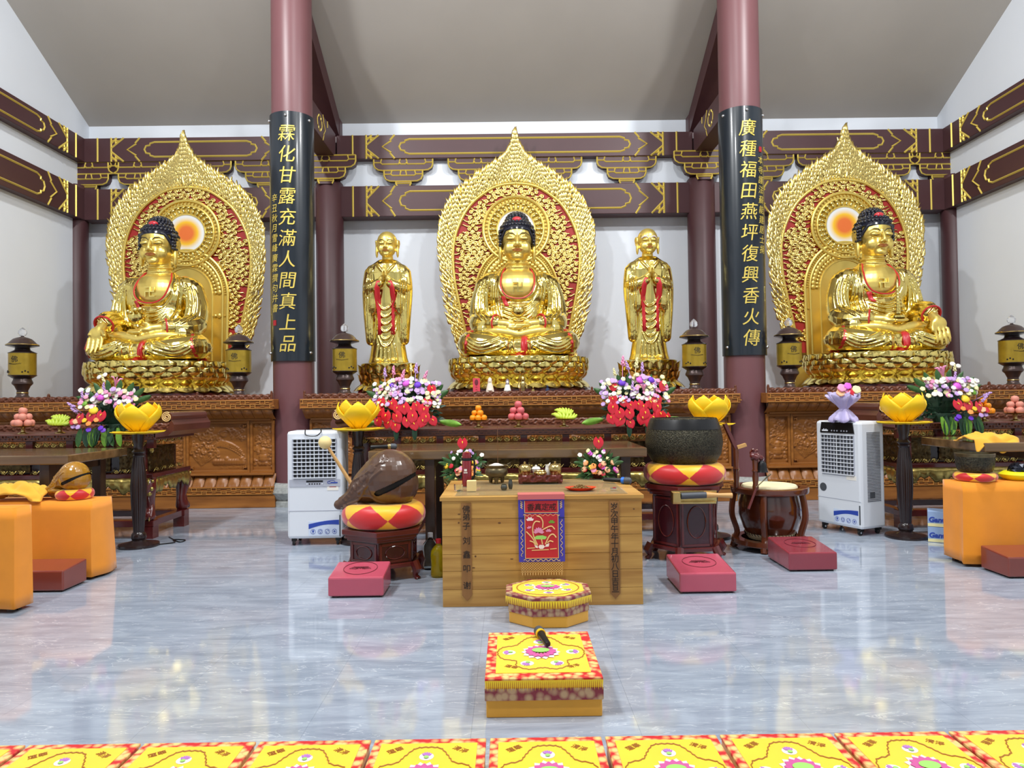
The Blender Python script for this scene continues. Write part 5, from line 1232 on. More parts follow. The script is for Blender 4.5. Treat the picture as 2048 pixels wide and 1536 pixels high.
kneeler(-1.39, -.97, 5.40, 5.74, .155, .2, 'vinyl_pink', 'pink vinyl kneeling cushion in front of the big wooden fish')
kneeler(1.27, 1.70, 5.38, 5.85, .155, .2, 'vinyl_pink', 'pink vinyl kneeling cushion in front of the bronze bowl stand')
kneeler(2.34, 2.75, 6.0, 6.5, .16, .2, 'vinyl_rose', 'dark rose kneeling cushion in front of the drum', True)
kneeler(-4.15, -3.56, 5.68, 6.0, .17, .2, 'vinyl_brown', 'brown vinyl kneeling cushion between the two orange draped tables', False)
kneeler(3.97, 4.55, 5.68, 6.02, .17, .2, 'vinyl_brown', 'brown vinyl kneeling cushion against the orange draped table with the black bowl', False)
# ================================================================ orange draped tables
def draped(x0, x1, d0, d1, h, label):
    t = thing('draped_table', ((x0+x1)/2, (d0+d1)/2, 0), 0, label, 'table', 'tables under orange cloths'); w, l = (x1-x0)/2, (d1-d0)/2
    MB().box((0, 0, h-.03), (2*w-.04, 2*l-.04, .04)).build('tabletop', 'slab_leg', t)
    for sx in (-1, 1):
        for sy in (-1, 1): MB().box((sx*(w-.06), sy*(l-.06), (h-.05)/2), (.04, .04, h-.05)).build('leg', 'slab_leg', t)
    per = []; n1, n2 = max(8, int(2*w/.03)), max(6, int(2*l/.03))
    for i in range(n1): per.append((-w+2*w*i/n1, -l))
    for i in range(n2): per.append((w, -l+2*l*i/n2))
    for i in range(n1): per.append((w-2*w*i/n1, l))
    for i in range(n2): per.append((-w, l-2*l*i/n2))
    rows = []; N = len(per)
    for k in range(9):
        v = k/8; r = []
        for i, (x, y) in enumerate(per):
            s = i*.03; f = (.016*sin(s*9)+.022*sin(s*4.3+1)+.010*sin(s*17))*v+.012*v; q = max(abs(x)/w, abs(y)/l)
            nx = (x/abs(x) if abs(x) > w*.999 else 0); ny = (y/abs(y) if abs(y) > l*.999 else 0)
            r.append((x+nx*f, y+ny*f, h-(h-.025-.012*sin(s*2.3))*v))
        rows.append(r)
    mb = MB().grid(rows, wrap=True); mb.add([(x, y, h) for x, y in per], [tuple(range(N))]); mb.build('tablecloth', 'cloth_orange', t, smooth=True, angle=.9, solid=.006)
    return t
draped(-4.75, -3.56, 5.12, 5.30, .75, 'orange draped table nearest the floor mats on the wooden fish side')
draped(-5.0, -3.58, 6.08, 6.40, .66, 'orange draped table carrying the small ochre wooden fish')
draped(3.9, 5.4, 6.12, 6.40, .71, 'orange draped table carrying the black bowl on its cushion')
def at_z(px, py, D): p = at(px, py, D); return p
p = at(150, 985, 6.24); ring_cushion('cushion', .15, .09, (p.x, 6.24, .665), 'small red and yellow cushion under the ochre wooden fish', 'diamond patterned round cushions', rot=.2)
wooden_fish((p.x-.02, 6.22, .725), .52, 'fish_ochre', 'small ochre wooden fish on a red and yellow cushion')
p = at(1950, 940, 6.26); ring_cushion('cushion', .17, .075, (p.x, 6.26, .715), 'small red and yellow cushion under the black bowl', 'diamond patterned round cushions', rot=.1)
b2 = thing('small_bowl', (p.x, 6.26, .78), 0, 'black bowl with brass rim on a small red cushion', 'bowl')
MB().lathe([(0, 0), (.1, 0), (.135, .03), (.15, .08), (.153, .13), (.155, .15)], 36).build('shell', 'bowl_black', b2, smooth=True); MB().lathe([(.155, .148), (.157, .175), (.148, .178), (.146, .15)], 36).build('brass_rim', 'brass_dark', b2, smooth=True)
p = at(2036, 957, 6.28); tag(MB().lathe([(0, 0), (.10, 0), (.14, .03), (.145, .05), (.11, .075), (0, .07)], 32).build('cushion', 'yellow_bright', None, smooth=True, loc=(p.x, 6.28, .715)), 'small bright yellow cushion on the orange table', 'cushion')
rg = MB(); rnd = random.Random(4)
for k in range(60):
    v = Vector((rnd.gauss(0, 1), rnd.gauss(0, 1), abs(rnd.gauss(0, 1)))).normalized(); q = v.orthogonal().normalized()*.03
    rg.add([v*.075-q, v*.08+q*.5+Vector((0, 0, .01)), v*.07+v.cross(q)], [(0, 1, 2)])
rg.ell((0, 0, .02), (.07, .07, .05), 12, 8); tag(rg.build('crumpled_foil', 'foil_dark', None, loc=(p.x, 6.28, .785)), 'crumpled dark plastic bundle on the bright yellow cushion', 'bundle')
rg.__init__()
def cloth_heap(loc, sx, sy, h, seed, label, matname='cloth_saffron', rz=0, drop=None):
    rnd = random.Random(seed); n = 26; rows = []
    for j in range(n+1):
        r = []
        for i in range(n+1):
            u, v = -1+2*i/n, -1+2*j/n; d = max(0, 1-(abs(u)**2.6+abs(v)**2.6)/1.4)
            z = h*(d**.45)*(.72+.28*noise.noise(Vector((u*1.6+seed, v*1.6, 0))))+.03*noise.noise(Vector((u*4, v*4+seed, 2)))*d
            z += .018*sin((u*2.2+v*3.1)*3+seed)*d; x = u*sx*(1+.08*noise.noise(Vector((v*3, u*2, seed)))); y = v*sy
            if drop and y < -sy*.45: e = (-y/sy-.45)/.55; z = z*(1-e)-drop*e*(.55+.45*sin(u*5+seed)); y = -sy*.5-.05*e
            r.append((x, y, max(z, -9 if drop else .004)))
        rows.append(r)
    o = MB().grid(rows).build('folded_robe', matname, None, smooth=True, angle=0, solid=.012, loc=loc, rz=rz); return tag(o, label, 'cloth', 'folded saffron robes')
p = at(48, 985, 6.20); cloth_heap((p.x-.05, 6.2, .665), .27, .14, .17, 3, 'heap of folded saffron robe beside the ochre wooden fish')
p = at(1985, 880, 6.52); cloth_heap((p.x, 6.58, 1.035), .20, .2, .075, 7, 'folded saffron robe hanging over the edge of the dark plank table', drop=.1)
p = at(4, 965, 6.2); tag(MB().lathe([(0, 0), (.06, 0), (.075, .03), (.06, .06), (0, .065)], 20).build('lidded_box', 'maroon_top', None, smooth=True, loc=(p.x-.02, 6.24, .72)), 'small round maroon box on top of the robe heap table', 'box')
# boxes under the right plank table
def carton(z, label):
    q = at(1864, 1070, 7.12); t = thing('carton', (q.x-.04, 7.12, z), -.52, label, 'carton', 'blue cartons')
    MB().box((.17, .12, .077), (.34, .24, .152)).build('box', 'box_blue', t, bevel=.003); text('lettering', 'Gante', .068, 'blue_print', t, TR((.008, -.002, .05), 0, PI/2), .0015, align='LEFT', shear=.1, offset=.0025); MB().box((.17, -.001, .02), (.34, .002, .03)).build('yellow_band', 'fl_cream', t); return t
carton(0, 'blue printed carton standing on the floor below another'); carton(.154, 'blue printed carton stacked on top of another')
# oil bottles beside the pine table
for i, (px, py, D) in enumerate(((861, 1110, 6.3), (877, 1115, 6.02))):
    q = at(px, py, D); t = thing('oil_bottle', (q.x, D, 0), 0, ('clear oil bottle with a pale cap beside the hexagonal stand', 'yellow cooking oil bottle with red cap beside the pine table')[i], 'bottle', 'oil bottles')
    MB().lathe([(0, 0), (.062, 0), (.068, .02), (.062, .10), (.068, .18), (.062, .22), (.035, .255), (.022, .265), (.022, .285)], 20).build('bottle', 'oil' if i else 'glass', t, smooth=True); MB().lathe([(.023, .28), (.023, .315), (0, .318)], 16).build('cap', 'seal_red' if i else 'white_plastic', t, smooth=True)
q = at(765, 893, 6.6)
def mic(loc, rz, label, ring, tilt=0.0):
    t = thing('microphone', loc, rz, label, 'microphone', 'hand microphones'); t.rotation_euler = (0, tilt, rz)
    MB().lathe([(.012, -.11), (.016, -.1), (.018, 0), (.022, .05)], 16, T=Matrix.Rotation(PI/2, 4, 'Y')).build('handle', 'black_plastic', t, smooth=True)
    MB().lathe([(.026, .05), (.028, .062), (.026, .075)], 16, T=Matrix.Rotation(PI/2, 4, 'Y')).build('ring', ring, t, smooth=True)
    MB().lathe([(.024, .07), (.029, .085), (.028, .115), (.018, .13), (0, .133)], 16, T=Matrix.Rotation(PI/2, 4, 'Y')).build('grille_head', 'grey_dark', t, smooth=True); return t
mic((q.x, 6.6, 1.033+.026), 0.15, 'black microphone with gold ring on the dark plank table', 'brass')
# ================================================================ pine altar table
TX, TD, TZ = .225, 5.13, .79
pt_ = thing('pine_altar_table', (TX, TD, 0), 0, 'pine chest table with inked label strips and an embroidered banner', 'table')
MB().box((0, .5, .775), (1.47, 1.02, .03)).build('tabletop', 'pine', pt_, bevel=.004)
hs = [.125, .13, .12, .13, .125, .13]; z = .0
for i, h in enumerate(hs):
    MB().box((0, .012, z+h/2), (1.44, .024, h-.002)).build('front_plank', 'pine', pt_, bevel=.002, loc=(0, 0, 0)); z += h
for s in (-1, 1): MB().box((s*.708, .5, .38), (.024, .95, .76)).build('side_panel', 'pine', pt_)
MB().box((0, .985, .38), (1.40, .02, .76)).build('back_panel', 'pine', pt_)
for xs, chars, zs in ((-.545, '佛弟子刘鑫叩谢', (.70, .645, .58, .475, .375, .275, .155)), (.52, '岁次甲午年十月初八日吉旦', [.705-.0535*k for k in range(12)])):
    st = MB().prism([(xs-.036, .745), (xs-.036, .085), (xs, .045), (xs+.036, .085), (xs+.036, .745)], -.008, .002).build('label_strip', 'pine_dark', pt_)
    for ch, zz in zip(chars, zs): text('character', ch, .058, 'black_ink', st, TR((xs, -.009, zz-.02), 0, PI/2), .001)
MB().box((.0, .48, .793), (1.25, .9, .006)).build('glass_sheet', 'glass_green', pt_)
rk = random.Random(12)
for k in range(12):
    x, zz = rk.uniform(-.68, .68), rk.uniform(.08, .72)
    if abs(x) > .2: MB().ell((x, -.0005, zz), (rk.uniform(.006, .014), .0015, rk.uniform(.004, .008)), 10, 4).build('knot', 'pine_knot', pt_)
# banner
bn = thing('banner', (TX-.005, TD-.016, 0), 0, 'blue and red embroidered banner with lotus hanging on the pine table', 'banner')
MB().box((0, .0, .555), (.33, .006, .47)).build('cloth', 'satin_blue', bn); MB().box((0, .045, .80), (.335, .12, .008)).box((0, -.012, .785), (.335, .012, .035)).build('top_hem', 'satin_rose', bn)
MB().box((0, -.005, .715), (.235, .006, .085)).build('title_panel', 'satin_red', bn); MB().box((0, -.007, .505), (.232, .004, .315)).build('lotus_panel', 'satin_red', bn); MB().box((0, -.004, .635), (.33, .008, .004)).build('valance_edge', 'navy', bn)
for i, ch in enumerate('香真定戒'): text('character', ch, .056, 'black_ink', bn, TR((-.078+.052*i, -.0095, .692), 0, PI/2), .001, shear=.1)
ed = MB()
for z0, z1, w in ((.672, .758, .24), (.347, .663, .238)):
    for x in (-w/2, w/2): ed.box((x, -.008, (z0+z1)/2), (.004, .004, z1-z0))
    ed.box((0, -.008, z0), (w, .004, .004))
for s in (-1, 1):
    ed.tube([(s*(.142+.008*sin(k*1.3)), -.005, .36+k*.0085) for k in range(32)], .0022, 4); ed.tube([(s*(.142-.008*sin(k*1.3)), -.005, .70+k*.003) for k in range(20)], .0022, 4)
for zz in (.655, .333): ed.tube([(-.13+k*.0065, -.008, zz+.007*sin(k*1.1)) for k in range(41)], .0022, 4)
ed.build('gold_thread', 'thread_gold', bn)
lt = lambda zx, zy: ((zx-415)/7.68/1420*5.11, 1.5-(960+zy/7.68-795)/1420*5.11)
def leafstem(pts, r0, name, mt): MB().tube([(lt(x, y)[0], -.0105, lt(x, y)[1]) for x, y in [(p.x, p.y) for p in catmull([(a, b, 0) for a, b in pts], 5)]], r0, 5).build(name, mt, bn)
for pts in ([(350, 990), (290, 850), (280, 720), (320, 635), (390, 640)], [(425, 980), (410, 900)], [(430, 730), (435, 640), (400, 570), (345, 548)], [(330, 990), (270, 880), (180, 785)], [(470, 980), (530, 860), (590, 830), (635, 880)], [(430, 760), (520, 715), (575, 710), (615, 755)], [(310, 990), (290, 950), (230, 925)], [(500, 960), (540, 930), (590, 945)]): leafstem(pts, .0045, 'embroidered_stem', 'thread_gold')
def blob(pts, name, mt, y=-.0115): MB().prism([lt(x, zz) for x, zz in pts], y-.0, y+.002).build(name, mt, bn)
def petals(cx, cy, r, n, mt, a0=-PI, a1=0):
    for k in range(n):
        a = a0+(a1-a0)*(k+.5)/n; dx, dy = cos(a), sin(a); blob([(cx, cy), (cx+dx*r*.6-dy*r*.28, cy+dy*r*.6+dx*r*.28), (cx+dx*r, cy+dy*r), (cx+dx*r*.6+dy*r*.28, cy+dy*r*.6-dx*r*.28)], 'embroidered_petal', mt, -.0115-.0008*k)
petals(370, 800, 85, 7, 'fl_pink', -PI*1.05, .05*PI); petals(240, 620, 65, 4, 'thread_white', -PI, -.1); petals(520, 790, 50, 4, 'fl_pink'); petals(230, 740, 45, 3, 'fl_pink', -PI, -.6); petals(570, 660, 55, 4, 'green_light')
blob([(290, 880), (340, 850), (430, 845), (495, 870), (470, 905), (330, 905)], 'embroidered_leaf', 'thread_green'); blob([(360, 1020), (380, 990), (440, 990), (460, 1020), (430, 1050), (385, 1050)], 'embroidered_basin', 'thread_white'); blob([(460, 1020), (480, 985), (530, 965), (520, 1015)], 'embroidered_petal', 'thread_white'); blob([(300, 990), (350, 1000), (355, 1040), (320, 1030)], 'embroidered_petal', 'thread_white')
for x0, x1, yy in ((190, 310, 1035), (260, 520, 1065), (540, 640, 1050)): blob([(x0, yy), (x1, yy-8), (x1, yy+4), (x0, yy+12)], 'embroidered_water', 'thread_gold')
nt_ = MB(); N_ = 16
for k in range(N_):
    for s in (-1, 1):
        pts = [(-.15+.30*(k+.5)/N_+s*.0094*(-1)**j, -.002, .318-.018*j) for j in range(5)]; nt_.tube(pts, .0016, 4)
    x = -.15+.30*(k+.5)/N_; nt_.tube([(x, -.002, .246), (x, -.002, .226)], .003, 5)
tag(nt_.build('net_fringe', 'thread_gold', bn), kind='stuff')
# items on the pine table
def on_table(px, py, z=TZ+.006): return gnd(px, py, z)
def putt(name, px, py, label, cat, rz=0, z=TZ+.006, group=None):
    p = on_table(px, py, z); return thing(name, (p.x, p.y, z), rz, label, cat, group)
t = putt('thermos', 934, 972, 'dark red thermos flask with black handle', 'thermos')
MB().lathe([(0, 0), (.037, 0), (.038, .01), (.038, .2), (.036, .205)], 24).build('flask', 'thermos_red', t, smooth=True); MB().lathe([(.037, .203), (.038, .215), (.037, .225)], 24).build('neck_band', 'black_plastic', t, smooth=True); MB().lathe([(.036, .225), (.037, .25), (.03, .27), (0, .278)], 24).build('cup_lid', 'thermos_red', t, smooth=True)
MB().tube(catmull([(.036, 0, .21), (.058, 0, .205), (.062, 0, .16), (.06, 0, .08), (.038, 0, .05)], 5), .008, 8, up=(0, 1, 0)).build('handle', 'black_plastic', t, smooth=True); MB().box((-.008, -.038, .13), (.022, .002, .018)).box((-.008, -.038, .11), (.03, .002, .008)).build('emblem', 'fl_white', t)
t = putt('wood_block', 943, 983, 'plain pale wooden block between the thermos and glass cup', 'block'); MB().box((0, .03, .04), (.07, .06, .08)).build('block', 'mallet_cream', t, bevel=.003)
t = putt('glass_cup', 917, 982, 'small clear glass cup beside the wooden block', 'cup'); MB().lathe([(0, .004), (.03, .004), (.032, .05), (.034, .05), (.033, 0), (0, 0)], 20).build('cup', 'glass', t, smooth=True)
t = putt('incense_burner', 993, 966, 'bronze incense burner with three feet and a burning stick', 'incense burner')
MB().lathe([(0, .045), (.05, .045), (.085, .065), (.095, .09), (.088, .115), (.08, .125), (.085, .14), (.092, .148), (.085, .15), (.078, .14)], 32).build('vessel', 'brass_dark', t, smooth=True); MB().lathe([(.08, .138), (.05, .15), (.02, .163), (0, .165)], 20).build('ash', 'ash', t, smooth=True)
for k in range(3): a = -PI/2+2*PI*k/3; MB().lathe([(.012, 0), (.016, .02), (.02, .055)], 10, (.055*cos(a), .055*sin(a), 0)).build('foot', 'brass_dark', t, smooth=True)
for s in (-1, 1): MB().tube([(s*.08, 0, .13), (s*.115, 0, .145), (s*.115, 0, .165), (s*.09, 0, .15)], .007, 6).build('ear_handle', 'brass_dark', t, smooth=True)
MB().tube([(.012, 0, .16), (.014, 0, .47)], .0022, 5).build('incense_stick', 'incense', t)
for px, py, r, h, nm in ((1008, 980, .026, .045, 'round'), (1021, 978, .018, .075, 'slim')):
    t = putt('small_pot', px, py, nm+' small grey metal pot beside the carved tray', 'pot'); MB().lathe([(0, 0), (r*.7, 0), (r, h*.35), (r*.85, h*.75), (r*.7, h*.85), (r*.8, h), (r*.6, h), (r*.5, h*.8)], 20).build('pot', 'pewter', t, smooth=True)
tr = putt('carved_tray', 1081, 967, 'carved red tray holding brass jars behind the banner', 'tray')
MB().box((0, .08, .05), (.36, .2, .02)).build('tray_board', 'tray_red', tr, bevel=.004)
rm_ = relief_mesh('tray_relief', .36, .055, 5, 50, 10, 'crest'); link(rm_, 'tray_relief', tr, (0, -.022, .015), 'tray_red'); MB().box((0, -.015, .0425), (.36, .012, .055)).build('tray_edge', 'tray_red', tr)
for sx in (-1, 1):
    for y in (0, .16): MB().box((sx*.16, y, .02), (.03, .03, .04)).build('tray_foot', 'tray_red', tr)
T0 = tr.location
def tray_item(name, dx, dy, label, cat, group=None): return thing(name, (T0.x+dx, T0.y+dy, T0.z+.0595), 0, label, cat, group)
for dx, lab in ((-.125, 'brass lidded jar on the tray, nearer the incense burner'), (.125, 'brass lidded jar on the tray, nearer the red plate')):
    t = tray_item('lidded_jar', dx, .07, lab, 'jar', 'brass lidded jars'); MB().lathe([(0, 0), (.03, 0), (.035, .006), (.05, .03), (.053, .05), (.05, .058)], 24).build('jar', 'brass', t, smooth=True); MB().lathe([(.052, .058), (.048, .075), (.03, .09), (.008, .096), (.007, .1), (.012, .107), (0, .116)], 24).build('lid', 'brass', t, smooth=True)
t = tray_item('brass_dish', .0, .02, 'low round brass censer at the middle of the carved tray', 'censer'); MB().lathe([(0, 0), (.03, 0), (.052, .015), (.055, .028), (.045, .038), (.05, .044), (.044, .044), (.038, .036)], 24).build('dish', 'brass', t, smooth=True)
t = tray_item('white_teacup', -.03, .12, 'white lidded porcelain cup behind the brass censer', 'cup'); MB().lathe([(0, 0), (.02, 0), (.034, .04), (.036, .05)], 20).build('cup', 'white_glaze', t, smooth=True); MB().lathe([(.038, .05), (.025, .066), (.006, .07), (.009, .078), (0, .082)], 20).build('lid', 'white_glaze', t, smooth=True)
t = tray_item('white_pitcher', .066, .09, 'small white porcelain pitcher beside the brass jar', 'pitcher'); MB().lathe([(0, 0), (.02, 0), (.026, .03), (.02, .06), (.018, .075), (.021, .085)], 18).build('body', 'white_glaze', t, smooth=True); MB().tube([(.0, -.015, .07), (.012, -.02, .09), (.02, -.01, .1)], [.008, .006, .003], 6).build('spout', 'white_glaze', t, smooth=True)
t = putt('bead_plate', 1161, 980, 'red oval plate heaped with wooden prayer beads', 'plate'); MB().lathe([(0, .005), (.08, .005), (.115, .022), (.12, .022), (.085, 0), (0, 0)], 32, sy=.7).build('plate', 'plate_red', t, smooth=True)
bd = MB(); rnd = random.Random(6)
for k in range(160): a, r = rnd.uniform(0, 6.28), .075*math.sqrt(rnd.random()); bd.ell((r*cos(a), .7*r*sin(a), .012+.03*(1-r/.08)*rnd.random()), .0065, 6, 4)
tag(bd.build('prayer_beads', 'bead_brown', t, smooth=True), kind='stuff')
q = on_table(1232, 966); mic((q.x, q.y, TZ+.03), -.55, 'black microphone with blue ring on the pine table', 'blue_plastic')
t = putt('trinket', 1227, 980, 'small silver and red trinket lying on the glass sheet', 'trinket'); MB().box((0, 0, .008), (.05, .03, .015)).build('silver_bar', 'chrome', t, bevel=.004); MB().box((.005, .0, .018), (.022, .018, .006)).build('red_stone', 'jewel_red', t)
# ================================================================ flowers
def unit(mesh_mb, name, mats, angle=0):
    me = mesh_mb.mesh(name, True, angle); [me.materials.append(M[m]) for m in mats]; return me
def rose_mb():
    mb = MB(); mb.lathe([(.2, -.5), (.75, -.25), (1, .25), (.9, .5), (.7, .3), (.55, .55), (.35, .35), (.2, .5), (0, .4)], 15, flute=5, fl_amt=.16); return mb
def anth_mb():
    mb = MB(); rows = []
    for j in range(9):
        v = j/8; r = []
        w = math.sin(PI*min(1, v*.93+.07))**.7*(1.05-.35*v)
        for i in range(7):
            u = -1+2*i/6; x = u*w; zz = .75-1.75*v+.45*abs(u)**1.5*(1-v)**2; r.append((x, -.12*(1-u*u)+.25*v*v-.1*abs(u), zz))
        rows.append(r)
    mb.grid(rows); mb.grid([[(x, y+.05, z) for x, y, z in r] for r in reversed(rows)]); mb.tube([(0, -.1, .45), (.03, -.35, .3), (.05, -.5, .0)], [.09, .09, .03], 6, mi=1); return mb
def mum_mb():
    mb = MB(); mb.lathe([(.5, -.3), (.95, 0), (1, .15), (.75, .35), (.4, .48), (0, .52)], 28, flute=14, fl_amt=.14); return mb
def spike_mb():
    mb = MB(); mb.tube([(0, 0, -2.6), (0, 0, -.6), (.04, 0, .4), (.1, 0, 1.1)], [.06, .06, .05, .02], 5); rnd = random.Random(1)
    for k in range(12): a = k*2.4; h = -.2+.11*k; mb.ell((.17*cos(a)*(1-.05*k)+.05, .17*sin(a), h), (.19-.008*k, .19-.008*k, .2), 6, 5)
    return mb
def lily_mb():
    mb = MB()
    for k in range(6): a = 2*PI*k/6; mb.tube([(0, 0, -.5), (.12*cos(a), .12*sin(a), .2), (.45*cos(a), .45*sin(a), .75), (.8*cos(a), .8*sin(a), .8)], [.08, .2, .16, .03], 5, sq=.35)
    return mb
def leaf_mb():
    rows = []
    for j in range(7):
        v = j/6; w = .13*sin(PI*min(1, .1+.9*v))**.8; rows.append([(u*w, -.14*v*v+.05*abs(u), v-.2*v**3) for u in (-1, -.5, 0, .5, 1)])
    mb = MB().grid(rows); mb.grid([[(x, y+.015, z) for x, y, z in r] for r in reversed(rows)]); return mb
UF = {}
def fl(kind, mt):
    k = (kind, mt)
    if k not in UF: UF[k] = unit({'rose': rose_mb, 'anthurium': anth_mb, 'chrysanthemum': mum_mb, 'flower_spike': spike_mb, 'lily': lily_mb, 'leaf': leaf_mb}[kind](), kind, [mt, 'fl_yellow'] if kind == 'anthurium' else [mt])
    return UF[k]
def blossom(par, kind, mt, x, y, z, s, tilt=None, rot=0.0):
    o = link(fl(kind, mt), kind, par, (x, y, z)); o.scale = (s, s, s)
    if kind in ('rose', 'chrysanthemum'): o.rotation_euler = (PI/2-.5 if tilt is None else tilt, 0, rot)
    elif kind == 'anthurium': o.rotation_euler = (-.25 if tilt is None else tilt, rot, x*1.2)
    else: o.rotation_euler = (tilt or 0, rot, 0)
    return o
def foliage(par, W, H, Dp, n, seed, zc, mt='green_dark'):
    rnd = random.Random(seed); mb = MB()
    for k in range(n):
        a = rnd.uniform(0, 2*PI); e = rnd.uniform(-.4, 1.4); d = Vector((cos(a)*cos(e)*W, sin(a)*cos(e)*Dp, sin(e)*H)); p = Vector((0, 0, zc))+d*rnd.uniform(.45, .95); q = d.orthogonal().normalized()*.022; l = d.normalized()*.075
        mb.add([p-q, p+l*.5+q*.3+Vector((0, 0, .01)), p+q, p+l], [(0, 1, 3), (1, 2, 3), (0, 2, 1)])
    mb.ell((0, 0, zc+H*.3), (W*.6, Dp*.6, H*.55), 12, 8)
    tag(mb.build('foliage', mt, par), kind='stuff')
def big_arr(loc, label, seed, hand, mirror=1):
    t = thing('flower_arrangement', loc, 0, label, 'flowers', 'large flower arrangements'); rnd = random.Random(seed); S = .00577
    MB().lathe([(0, 0), (.1, 0), (.13, .06), (.12, .1), (0, .1)], 20).build('vase', 'green_dark', t, smooth=True); foliage(t, .40, .34, .2, 260, seed, .2)
    P = lambda zx, zy: (mirror*(zx/10.97-78)*S, (866-740-zy/10.97)*S)
    yy = lambda x, z: -.24*math.sqrt(max(.05, 1-(x/.46)**2))*max(.25, 1-max(0, z-.15)*1.3)-.02
    for zx, zy in hand['red']:
        x, z = P(zx, zy); blossom(t, 'anthurium', 'fl_red', x, yy(x, z)-.02, z, .062*rnd.uniform(.85, 1.1), None, rnd.uniform(-.5, .5))
    for zx, zy, k, m_, s in hand['other']:
        x, z = P(zx, zy); blossom(t, k, m_, x, yy(x, z)-.02, z, s, None if k != 'flower_spike' else -.15, rnd.uniform(-.3, .3)+ (x*.8 if k in ('flower_spike', 'lily') else 0))
    for k in range(hand['n']):
        u = rnd.uniform(-1, 1); zx = 850+u*700; zy = rnd.uniform(300, 820)+abs(u)*130
        x, z = P(zx, zy); s = rnd.uniform(.02, .033); blossom(t, 'rose', rnd.choice(['fl_white', 'fl_white', 'fl_cream', 'fl_pink', 'fl_lilac', 'fl_lilac', 'fl_cream']), x, yy(x, z)-rnd.uniform(-.03, .03), z, s, None, u*.5)
    for k in range(10):
        a = -1.3+2.6*k/9; blossom(t, 'leaf', 'green_leaf', .3*sin(a), -.12, .3+.1*cos(a), .25, -.3, a*.8)
    for s in (-1, 1):
        blossom(t, 'leaf', 'green_light', s*.36, -.1, .08, .30, -.2, s*1.75); blossom(t, 'leaf', 'green_dark', s*.1, -.26, .06, .22, PI*.95, 0)
    return t
RED1 = [(490, 1260), (660, 1320), (885, 1230), (1190, 1230), (1420, 1220), (450, 1120), (700, 1130), (1260, 1150), (310, 1010), (590, 870), (680, 960), (830, 950), (970, 990), (1080, 910), (330, 830), (1310, 840), (1380, 560), (280, 1220), (1000, 1130), (1040, 1290), (1210, 1000)]
OT1 = [(850, 420, 'chrysanthemum', 'fl_magenta', .045), (1090, 460, 'chrysanthemum', 'fl_purple', .042), (550, 460, 'chrysanthemum', 'fl_purple', .03), (390, 230, 'flower_spike', 'fl_lilac', .07), (760, 290, 'flower_spike', 'fl_pink', .08), (1040, 160, 'flower_spike', 'fl_lilac', .08), (1230, 290, 'flower_spike', 'fl_pink', .07), (570, 190, 'flower_spike', 'fl_pink', .07), (940, 130, 'flower_spike', 'fl_cream', .06), (560, 560, 'flower_spike', 'fl_lilac', .06), (230, 640, 'flower_spike', 'fl_lilac', .06), (1080, 580, 'rose', 'fl_lilac', .035), (1290, 640, 'rose', 'fl_cream', .032), (1440, 660, 'rose', 'fl_cream', .032), (1310, 730, 'rose', 'fl_cream', .032), (1520, 620, 'rose', 'fl_cream', .03), (880, 600, 'rose', 'fl_cream', .03)]
p = at(818, 850, 7.97); big_arr((p.x, 7.97, 1.165), 'large arrangement of red anthuriums on the central offering table beside the young disciple', 1, {'red': RED1, 'other': OT1, 'n': 165})
RED2 = [(x+40 if i % 3 else x-20, y) for i, (x, y) in enumerate(RED1)]
OT2 = [(560, 470, 'chrysanthemum', 'fl_purple', .045), (930, 420, 'chrysanthemum', 'fl_magenta', .045), (1180, 420, 'chrysanthemum', 'fl_purple', .04), (700, 150, 'flower_spike', 'fl_lilac', .07), (600, 60, 'flower_spike', 'fl_pink', .08), (880, 100, 'flower_spike', 'fl_cream', .08), (1000, 180, 'flower_spike', 'fl_lilac', .07), (420, 280, 'flower_spike', 'fl_cream', .06), (1000, 600, 'lily', 'fl_pink', .06), (760, 560, 'flower_spike', 'fl_lilac', .06), (1240, 560, 'flower_spike', 'fl_lilac', .06), (300, 480, 'rose', 'fl_cream', .035), (380, 560, 'anthurium', 'fl_red', .05), (1420, 360, 'rose', 'fl_cream', .03), (1450, 480, 'rose', 'fl_cream', .03)]
p = at(1268, 850, 7.97); big_arr((p.x, 7.97, 1.165), 'large arrangement of red anthuriums and purple chrysanthemums beside the bronze bowl', 2, {'red': RED2, 'other': OT2, 'n': 170})
